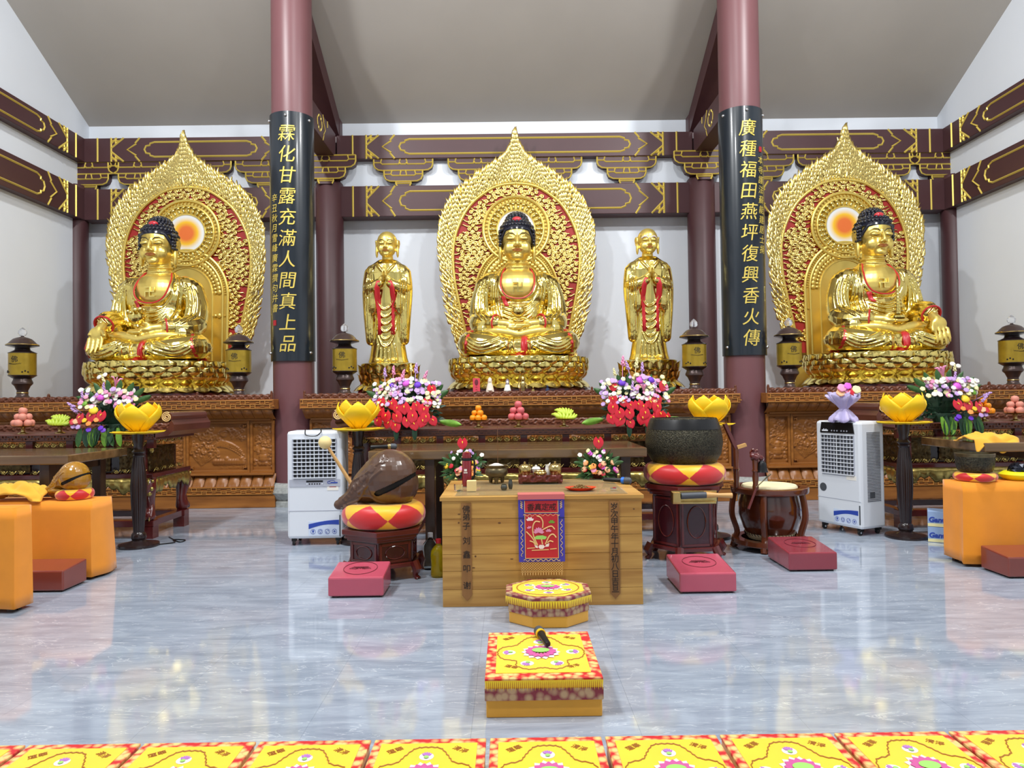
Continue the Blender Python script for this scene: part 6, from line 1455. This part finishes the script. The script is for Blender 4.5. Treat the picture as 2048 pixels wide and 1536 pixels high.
def side_arr(loc, label, seed, m):
    t = thing('flower_arrangement', loc, 0, label, 'flowers', 'side flower arrangements'); rnd = random.Random(seed); S = .0058
    MB().lathe([(0, 0), (.09, 0), (.11, .06), (.1, .1), (0, .1)], 20).build('vase', 'green_dark', t, smooth=True); foliage(t, .34, .34, .18, 240, seed, .14)
    P = lambda zx, zy: (m*((zx/9.6+150)-232)*S, (868-740-zy/9.6)*S); yy = lambda x, z: -.2*math.sqrt(max(.05, 1-(x/.45)**2))*max(.3, 1-max(0, z-.1)*1.1)-.03
    B = [(330, 960, 'anthurium', 'fl_red', .06), (550, 930, 'anthurium', 'fl_red', .065), (740, 920, 'anthurium', 'fl_red', .06), (170, 1020, 'rose', 'fl_red', .04), (250, 1010, 'rose', 'fl_peach', .035), (590, 810, 'chrysanthemum', 'fl_yellow', .05), (440, 990, 'rose', 'fl_yellow', .03), (530, 1050, 'rose', 'fl_orange', .032), (665, 985, 'rose', 'fl_orange', .03), (700, 570, 'chrysanthemum', 'fl_magenta', .05), (930, 330, 'lily', 'fl_pink', .085), (700, 270, 'flower_spike', 'fl_cream', .06), (720, 420, 'flower_spike', 'fl_lilac', .06), (330, 560, 'flower_spike', 'fl_lilac', .06), (130, 740, 'flower_spike', 'fl_lilac', .07), (210, 830, 'flower_spike', 'fl_lilac', .06), (620, 210, 'chrysanthemum', 'fl_white', .03), (720, 170, 'chrysanthemum', 'fl_white', .03), (760, 1130, 'rose', 'fl_purple', .032), (800, 1170, 'rose', 'fl_purple', .03), (530, 1160, 'rose', 'fl_purple', .03), (310, 1110, 'rose', 'fl_lilac', .03), (190, 1100, 'rose', 'fl_lilac', .03), (400, 690, 'chrysanthemum', 'green_light', .035), (1300, 620, 'rose', 'fl_cream', .03)]
    for zx, zy, k, mm, s in B: x, z = P(zx, zy); blossom(t, k, mm, x, yy(x, z)-.03, z, s, None, rnd.uniform(-.3, .3)+(m*-1.0 if zx < 240 and k == 'flower_spike' else 0))
    for k in range(85): zx, zy = rnd.uniform(280, 1250), rnd.uniform(430, 760); x, z = P(zx, zy); blossom(t, 'rose', rnd.choice(['fl_white', 'fl_white', 'fl_pink', 'fl_lilac', 'fl_cream']), x, yy(x, z)-rnd.uniform(-.03, .05), z, rnd.uniform(.022, .033))
    for k in range(9): x = m*(-.26+.05*k); blossom(t, 'leaf', ('green_leaf', 'green_dark', 'green_light')[k % 3], x, -.2, .06, .26, PI*.93, rnd.uniform(-.3, .3))
    for k in range(8): a = -1.2+2.4*k/7; blossom(t, 'leaf', 'green_leaf', .25*sin(a), -.08, .3+.1*cos(a), .25, -.3, a)
    return t
p = at(232, 860, 7.93); side_arr((p.x, 7.93, 1.165), 'flower arrangement with hanging leaves and pink lily on the bowl Buddha offering table', 5, 1)
p = at(1885, 850, 7.93); side_arr((p.x, 7.93, 1.165), 'flower arrangement with hanging leaves on the pagoda Buddha offering table', 9, -1)
def small_arr(px, py, label, seed):
    q = on_table(px, py); t = thing('flower_arrangement', (q.x, q.y, TZ+.006), 0, label, 'flowers', 'small table flower arrangements'); rnd = random.Random(seed)
    MB().lathe([(0, 0), (.06, 0), (.075, .03), (.06, .05), (0, .05)], 16).build('vase', 'maroon_lacquer', t, smooth=True); foliage(t, .15, .16, .1, 130, seed, .06, 'green_leaf')
    for k in range(34):
        a = rnd.uniform(-1, 1); h = rnd.uniform(0, 1); x = .17*a*(1-.45*h); z = .04+.20*h; y = -.10*math.sqrt(max(.05, 1-a*a))*(1-h*.5); mt = rnd.choice(['fl_peach', 'fl_orange', 'fl_red', 'fl_yellow', 'fl_magenta', 'fl_pink']) if h < .5 else rnd.choice(['fl_white', 'fl_cream', 'fl_pink', 'fl_lilac', 'fl_magenta', 'fl_white'])
        blossom(t, 'rose', mt, x, y, z, rnd.uniform(.022, .03) if h < .5 else rnd.uniform(.014, .022), None, a)
    blossom(t, 'anthurium', 'fl_red', .0, -.03, .30, .05); blossom(t, 'rose', 'fl_white', .17 if seed % 2 else -.16, -.02, .2, .022)
    for k in range(8): a = -1.4+2.8*k/7; blossom(t, 'leaf', 'green_leaf', .1*sin(a), -.03, .12, .15, -.2, a)
    return t
small_arr(926, 956, 'small mixed rose arrangement behind the thermos', 21); small_arr(1197, 956, 'small mixed rose arrangement with red anthurium behind the bead plate', 22)
# bouquet on the cooler
q = at(1690, 845, 7.6); t = thing('wrapped_bouquet', (q.x, 7.62, 1.20), 0, 'bouquet wrapped in lilac tulle on the air cooler', 'bouquet')
def frill(prof, n, amt, sd):
    rnd = random.Random(sd); ph = [rnd.uniform(0, 6) for _ in range(3)]; rows = []
    for r, z in prof: rows.append([((r*(1+amt*sin(7*a+ph[0])*r*4))*cos(a), (r*(1+amt*sin(9*a+ph[1])*r*4))*sin(a), z+.02*sin(6*a+ph[2])*r*6) for a in [2*PI*i/n for i in range(n)]])
    return MB().grid(rows, wrap=True)
frill([(.14, 0), (.13, .03), (.08, .09), (.04, .13), (.07, .17), (.13, .23), (.16, .27)], 48, .35, 1).build('tulle_wrap', 'tulle', t, smooth=True, solid=.003); frill([(.12, .0), (.07, .08), (.035, .13), (.05, .16), (.1, .22), (.14, .30)], 48, .4, 5).build('tulle_wrap', 'tulle', t, smooth=True, solid=.003)
for k, (m_, x, z, s, kd) in enumerate((('fl_red', .02, .29, .04, 'chrysanthemum'), ('fl_peach', -.06, .28, .035, 'rose'), ('fl_magenta', .0, .35, .03, 'rose'), ('fl_pink', -.05, .33, .035, 'rose'), ('fl_cream', .07, .31, .035, 'rose'), ('fl_pink', .0, .3, .03, 'rose'))): blossom(t, kd, m_, x*1.3, -.09, z+.02, s*1.45)
blossom(t, 'leaf', 'green_light', .08, -.05, .3, .12, -.2, 1.2)
# ================================================================ fruit stands
def stand(px, D, z, label):
    p = at(px, 850, D); t = thing('fruit_stand', (p.x, D, z), 0, label, 'fruit stand', 'brass fruit stands'); MB().lathe([(.055, 0), (.055, .006), (.022, .02), (.018, .05), (.03, .07), (.105, .078), (.12, .09), (.115, .09), (.1, .083), (0, .08)], 28).build('stand', 'brass', t, smooth=True); return t
def fruit_mb(): 
    mb = MB(); mb.lathe([(0, -.82), (.35, -.95), (.75, -.65), (1, 0), (.85, .6), (.45, .88), (.12, .8), (0, .7)], 16); return mb
FR = {m_: unit(fruit_mb(), 'fruit', [m_]) for m_ in ('orange_fruit', 'apple_pink', 'peach_skin')}
bb = MB(); bb.tube(catmull([(0, 0, -1), (.28, 0, -.4), (.3, 0, .3), (.05, 0, 1)], 4), [.12, .3, .38, .4, .4, .4, .38, .36, .33, .3, .25, .2, .08], 8); BAN = unit(bb, 'banana', ['banana_green'])
NM = {'orange_fruit': 'orange', 'apple_pink': 'apple', 'peach_skin': 'peach'}
CNT = {}
def pile(px, D, z, m_, r, where, layers=(6, 3, 1)):
    t = stand(px, D, z, 'brass footed stand heaped with '+{'orange_fruit': 'oranges', 'apple_pink': 'pink apples', 'peach_skin': 'pink peaches'}[m_]+' '+where); lv = 0
    for n in layers:
        rr = {6: 2*r*.98, 5: 1.7*r, 4: 1.42*r, 3: 1.16*r, 1: 0}[n]
        for k in range(n):
            a = 2*PI*k/n+lv*.5-PI/2; o = link(FR[m_], NM[m_], None, (t.location.x+rr*cos(a), D+rr*sin(a), z+.08+r*.85+lv*r*1.5)); o.scale = (r, r, r); o.rotation_euler = (.2*sin(a*3), .2*cos(a*2), a)
            tag(o, NM[m_]+' heaped on the brass stand '+where, NM[m_], NM[m_]+' heap '+where)
        lv += 1
    return t
def bananas(px, D, z, where):
    t = stand(px, D, z, 'brass footed stand with green bananas '+where)
    for k in range(16):
        a = -1.2+2.4*(k % 8)/7; lv = k//8; o = link(BAN, 'banana', None, (t.location.x+.115*sin(a)*(1-.35*lv), D-.05+.04*lv, z+.115+.045*lv+.012*cos(a))); o.scale = (.05, .05, .046); o.rotation_euler = (-.45, a*.9, 0); tag(o, 'green banana of the bunch '+where, 'banana', 'banana bunch '+where)
    return t
TT = 1.166
pile(957, 7.98, TT, 'orange_fruit', .036, 'on the central offering table'); pile(1037, 7.98, TT, 'apple_pink', .045, 'on the central offering table', (5, 3, 1)); bananas(1128, 7.98, TT, 'on the central offering table')
pile(46, 7.98, TT, 'peach_skin', .045, 'on the bowl Buddha offering table', (5, 3, 1)); bananas(120, 7.98, TT, 'on the bowl Buddha offering table')
pile(1968, 7.98, TT, 'orange_fruit', .038, 'on the pagoda Buddha offering table'); pile(2031, 7.98, TT, 'peach_skin', .042, 'on the pagoda Buddha offering table', (5, 3, 1))
# ================================================================ small figures on the central altar
def figure(px, h, mt, label, hood=True, mt2=None, stand_=False):
    p = at(px, 780, 10.08); t = thing('figurine', (p.x, 10.08, 1.52), 0, label, 'figurine'); k = h/.27
    if stand_:
        MB().lathe([(0, 0), (.035*k, 0), (.03*k, .02*k), (.022*k, .04*k), (.03*k, .1*k), (.035*k, .15*k), (.03*k, .185*k), (.01*k, .2*k)], 16, sy=.8).build('body', mt, t, smooth=True)
        for s in (-1, 1): MB().tube([(s*.03*k, 0, .18*k), (s*.055*k, -.02*k, .14*k), (s*.05*k, -.03*k, .1*k)], .009*k, 6).build('arm', mt, t, smooth=True)
        MB().tube([(-.07*k, -.01, .12*k), (-.03*k, -.01, .3*k)], .005*k, 5).build('staff', mt, t)
    else:
        MB().lathe([(0, 0), (.075*k, 0), (.078*k, .02*k), (.06*k, .05*k), (.055*k, .1*k), (.042*k, .15*k), (.036*k, .175*k), (.012*k, .19*k)], 20, sy=.8).build('body', mt, t, smooth=True); MB().ell((0, -.03*k, .09*k), (.04*k, .025*k, .02*k), 10, 6).build('hands', mt, t, smooth=True)
    MB().ell((0, -.005*k, .215*k), (.022*k, .024*k, .03*k), 12, 8).build('head', mt, t, smooth=True)
    if hood: MB().lathe([(.03*k, .17*k), (.031*k, .22*k), (.026*k, .25*k), (.012*k, .265*k), (0, .275*k)], 14, (0, .01*k, 0)).build('hood', mt2 or mt, t, smooth=True)
    return t
p = at(953, 780, 10.04); t = thing('paper_tablet', (p.x, 10.04, 1.52), 0, 'upright red paper tablet with black characters on the central altar', 'tablet'); MB().box((0, 0, .13), (.10, .008, .26)).build('paper', 'paper_red', t)
for i, ch in enumerate('福祿壽喜'[:0]): pass
MB().ell((0, -.005, .20), (.026, .002, .045), 10, 6).build('ink_emblem', 'print_dark', t)
for zz in (.13, .095, .06): MB().tube([(-.012, -.005, zz), (.0, -.005, zz+.01), (.012, -.005, zz-.004)], .0025, 4).build('ink_stroke', 'black_ink', t)
figure(980, .27, 'fl_cream_white', 'cream porcelain hooded figurine beside the red paper tablet'); figure(1015, .245, 'white_glaze', 'white porcelain figurine with dark hair on the central altar', True, 'fl_lilac_grey'); figure(1046, .29, 'brass', 'standing brass guardian figurine holding a staff', True, None, True); figure(1066, .145, 'brass', 'tiny golden figurine between the brass guardian and the blue figurine', False); figure(1095, .165, 'navy', 'small dark blue seated figurine on the central altar', False)
p = at(267, 785, 10.06); t = thing('picture_frame', (p.x, 10.06, 1.52), 0, 'small black framed picture of a white robed figure behind the flowers', 'picture'); MB().box((0, 0, .105), (.16, .015, .21)).build('frame', 'black_plastic', t); MB().ell((.0, -.009, .15), (.035, .003, .035), 12, 8).ell((0, -.009, .09), (.04, .002, .06), 12, 8).build('white_figure', 'fl_white', t); MB().ell((.0, -.011, .07), (.025, .002, .045), 10, 6).build('red_robe', 'apple_pink', t)
# ================================================================ embroidered cushions and mats
def flat(poly, z, name, mt, par, th=.0015): return MB().prismz(poly, z, z+th).build(name, mt, par)
def ellp(cx, cy, rx, ry, n=20): return [(cx+rx*cos(2*PI*i/n), cy+ry*sin(2*PI*i/n)) for i in range(n)]
EMB = {}
def emb_mesh(key):
    if key in EMB: return EMB[key]
    mb = MB(); mats = ['thread_white', 'thread_pink', 'thread_green', 'thread_lilac', 'thread_brown']
    def pet(cx, cy, a, l, w, z, mi): d = Vector((cos(a), sin(a))); q = Vector((-d.y, d.x)); P = [Vector((cx, cy)), Vector((cx, cy))+d*l*.55+q*w, Vector((cx, cy))+d*l, Vector((cx, cy))+d*l*.55-q*w]; mb.prismz([(v.x, v.y) for v in P], z, z+.0012, mi)
    for k in range(14): a = 2*PI*k/14; pet(.04*cos(a), .026*sin(a), a, .062, .024, .0002*k, 0)
    for k in range(14): a = 2*PI*(k+.5)/14; pet(.034*cos(a), .022*sin(a), a, .05, .02, .0043+.0002*k, 1)
    mb.prismz(ellp(0, .008, .046, .026), .0085, .0095, 2)
    sm = [(-.165, 0), (.165, 0), (-.075, -.125), (.075, -.125), (0, .125)] if key == 'sq' else [(.135*cos(a), .135*sin(a)) for a in [PI/2+PI/3*k for k in range(6)]]
    for cx, cy in sm:
        mb.prismz(ellp(cx, cy, .034, .026, 14), 0, .0012, 0); g = math.atan2(cy, cx)
        for k in range(5): pet(cx, cy, g-.9+.45*k, .03, .007, .0014+.0003*k, 3)
        mb.prismz(ellp(cx-.008*cos(g), cy-.008*sin(g), .012, .009, 10), .0042, .005, 2)
    if key == 'sq': cur = [(.225, 0), (.20, .06), (.13, .085), (.10, .13), (.06, .18), (0, .19), (-.06, .18), (-.10, .13), (-.13, .085), (-.20, .06), (-.225, 0), (-.2, -.07), (-.13, -.10), (-.13, -.15), (-.07, -.19), (0, -.175), (.07, -.19), (.13, -.15), (.13, -.10), (.2, -.07)]
    else: cur = [(.2*cos(2*PI*i/24), .2*sin(2*PI*i/24)) for i in range(24)]
    C = catmull([(x, y, 0) for x, y in cur], 6, True); C.append(C[0]); mb.tube([(p_.x+.003*sin(i*2.2), p_.y+.003*cos(i*2.2), .001) for i, p_ in enumerate(C)], .0028, 4, mi=4, cap=False)
    me = mb.mesh('embroidery'); [me.materials.append(M[m_]) for m_ in mats]; EMB[key] = me; return me
def brocade_square(t, W, L, h, full=True, text_=True):
    b = .05 if full else .034
    MB().box((0, L/2, (h-.012)/2), (W-.01, L-.01, h-.012)).build('body', 'silk_gold', t, bevel=.006)
    tp = MB().box((0, L/2, h-.007), (W, L, .014)).build('brocade_top', 'brocade', t, bevel=.004); MB().box((0, L/2, h+.0012), (W-2*b, L-2*b-.02, .003)).build('silk_field', 'silk_yellow', t)
    e = link(emb_mesh('sq'), 'embroidery', t, (0, L/2, h+.003)); e.scale = ((W-2*b)/.46, (L-2*b)/.46, 1)
    if text_:
        for (sx, sy, body, rt) in ((-1, 1, '蓮華', .6), (1, 1, '清淨', -.6), (-1, -1, '蓮華', -.5), (1, -1, '清淨', .5)): text('embroidered_character', body, .034, 'thread_brown', t, TR((sx*(W/2-b-.07), L/2+sy*(L/2-b-.075), h+.004), rt), .0006)
    if full:
        MB().box((0, .0, h-.075), (W-.004, .006, .055)).build('brocade_band', 'brocade_maroon', t)
        fr = MB(); n = 60
        for k in range(n): x = -W/2+W*(k+.5)/n; fr.add([(x-W/n*.5, -.006, h-.008), (x+W/n*.5, -.006, h-.008), (x, -.007, h-.05-.008*(k % 2))], [(0, 1, 2)])
        tag(fr.build('fringe', 'silk_yellow', t), kind='stuff')
        for s in (-1, 1): MB().box((s*(W/2-.002), L/2, h-.075), (.006, L-.004, .055)).build('brocade_band', 'brocade_maroon', t)
p = at(1089, 1431, 3.35); t = thing('prayer_cushion', (p.x, 3.35, 0), 0, 'square yellow lotus cushion with red brocade border carrying a microphone', 'cushion', 'square brocade cushions'); brocade_square(t, .555, .655, .185)
mic((p.x+.02, 3.35+.47, .185+.03), 1.75, 'black microphone with yellow ring on the square brocade cushion', 'yellow_cap', .0)
# octagonal cushion
OX, OY, OH, OR = .245, 4.862, .2, .29
t = thing('octagonal_cushion', (OX, OY, 0), 0, 'octagonal yellow lotus cushion with fringed edge in front of the pine table', 'cushion'); oc = lambda r: [(r*cos(PI/8+PI/4*k)*1.04, r*sin(PI/8+PI/4*k)*.9) for k in range(8)]
MB().prismz(oc(OR*.95), 0, OH-.02).build('body', 'silk_gold', t, bevel=.008); MB().prismz(oc(OR*1.02), OH-.03, OH).build('brocade_top', 'brocade_maroon', t, bevel=.006); MB().prismz(oc(OR*.86), OH, OH+.003).build('silk_field', 'silk_yellow', t); MB().prismz(oc(OR*.965), .075, .125).build('brocade_band', 'brocade_maroon', t)
e = link(emb_mesh('oct'), 'embroidery', t, (0, 0, OH+.003)); e.scale = (1.05, .94, 1)
fr = MB(); V8 = oc(OR*1.03)
for k in range(8):
    A, B = Vector((*V8[k], 0)), Vector((*V8[(k+1) % 8], 0))
    for j in range(14): a, b = A.lerp(B, j/14), A.lerp(B, (j+1)/14); m_ = (a+b)/2*1.01; fr.add([(a.x, a.y, OH-.02), (b.x, b.y, OH-.02), (m_.x, m_.y, OH-.065-.008*(j % 2))], [(0, 1, 2)])
tag(fr.build('fringe', 'silk_yellow', t), kind='stuff')
# row of mats along the bottom edge
base = None
for k in range(10):
    x = -2.2+.466*k; y0 = 2.33
    if base is None:
        base = thing('prayer_mat', (x, y0, 0), 0); brocade_square(base, .45, .58, .12, False); o = base
    else: o = dup(base, (x, y0, 0), 0)
    tag(o, 'square yellow lotus mat with red brocade border in the front row of mats', 'mat', 'front row of prayer mats')
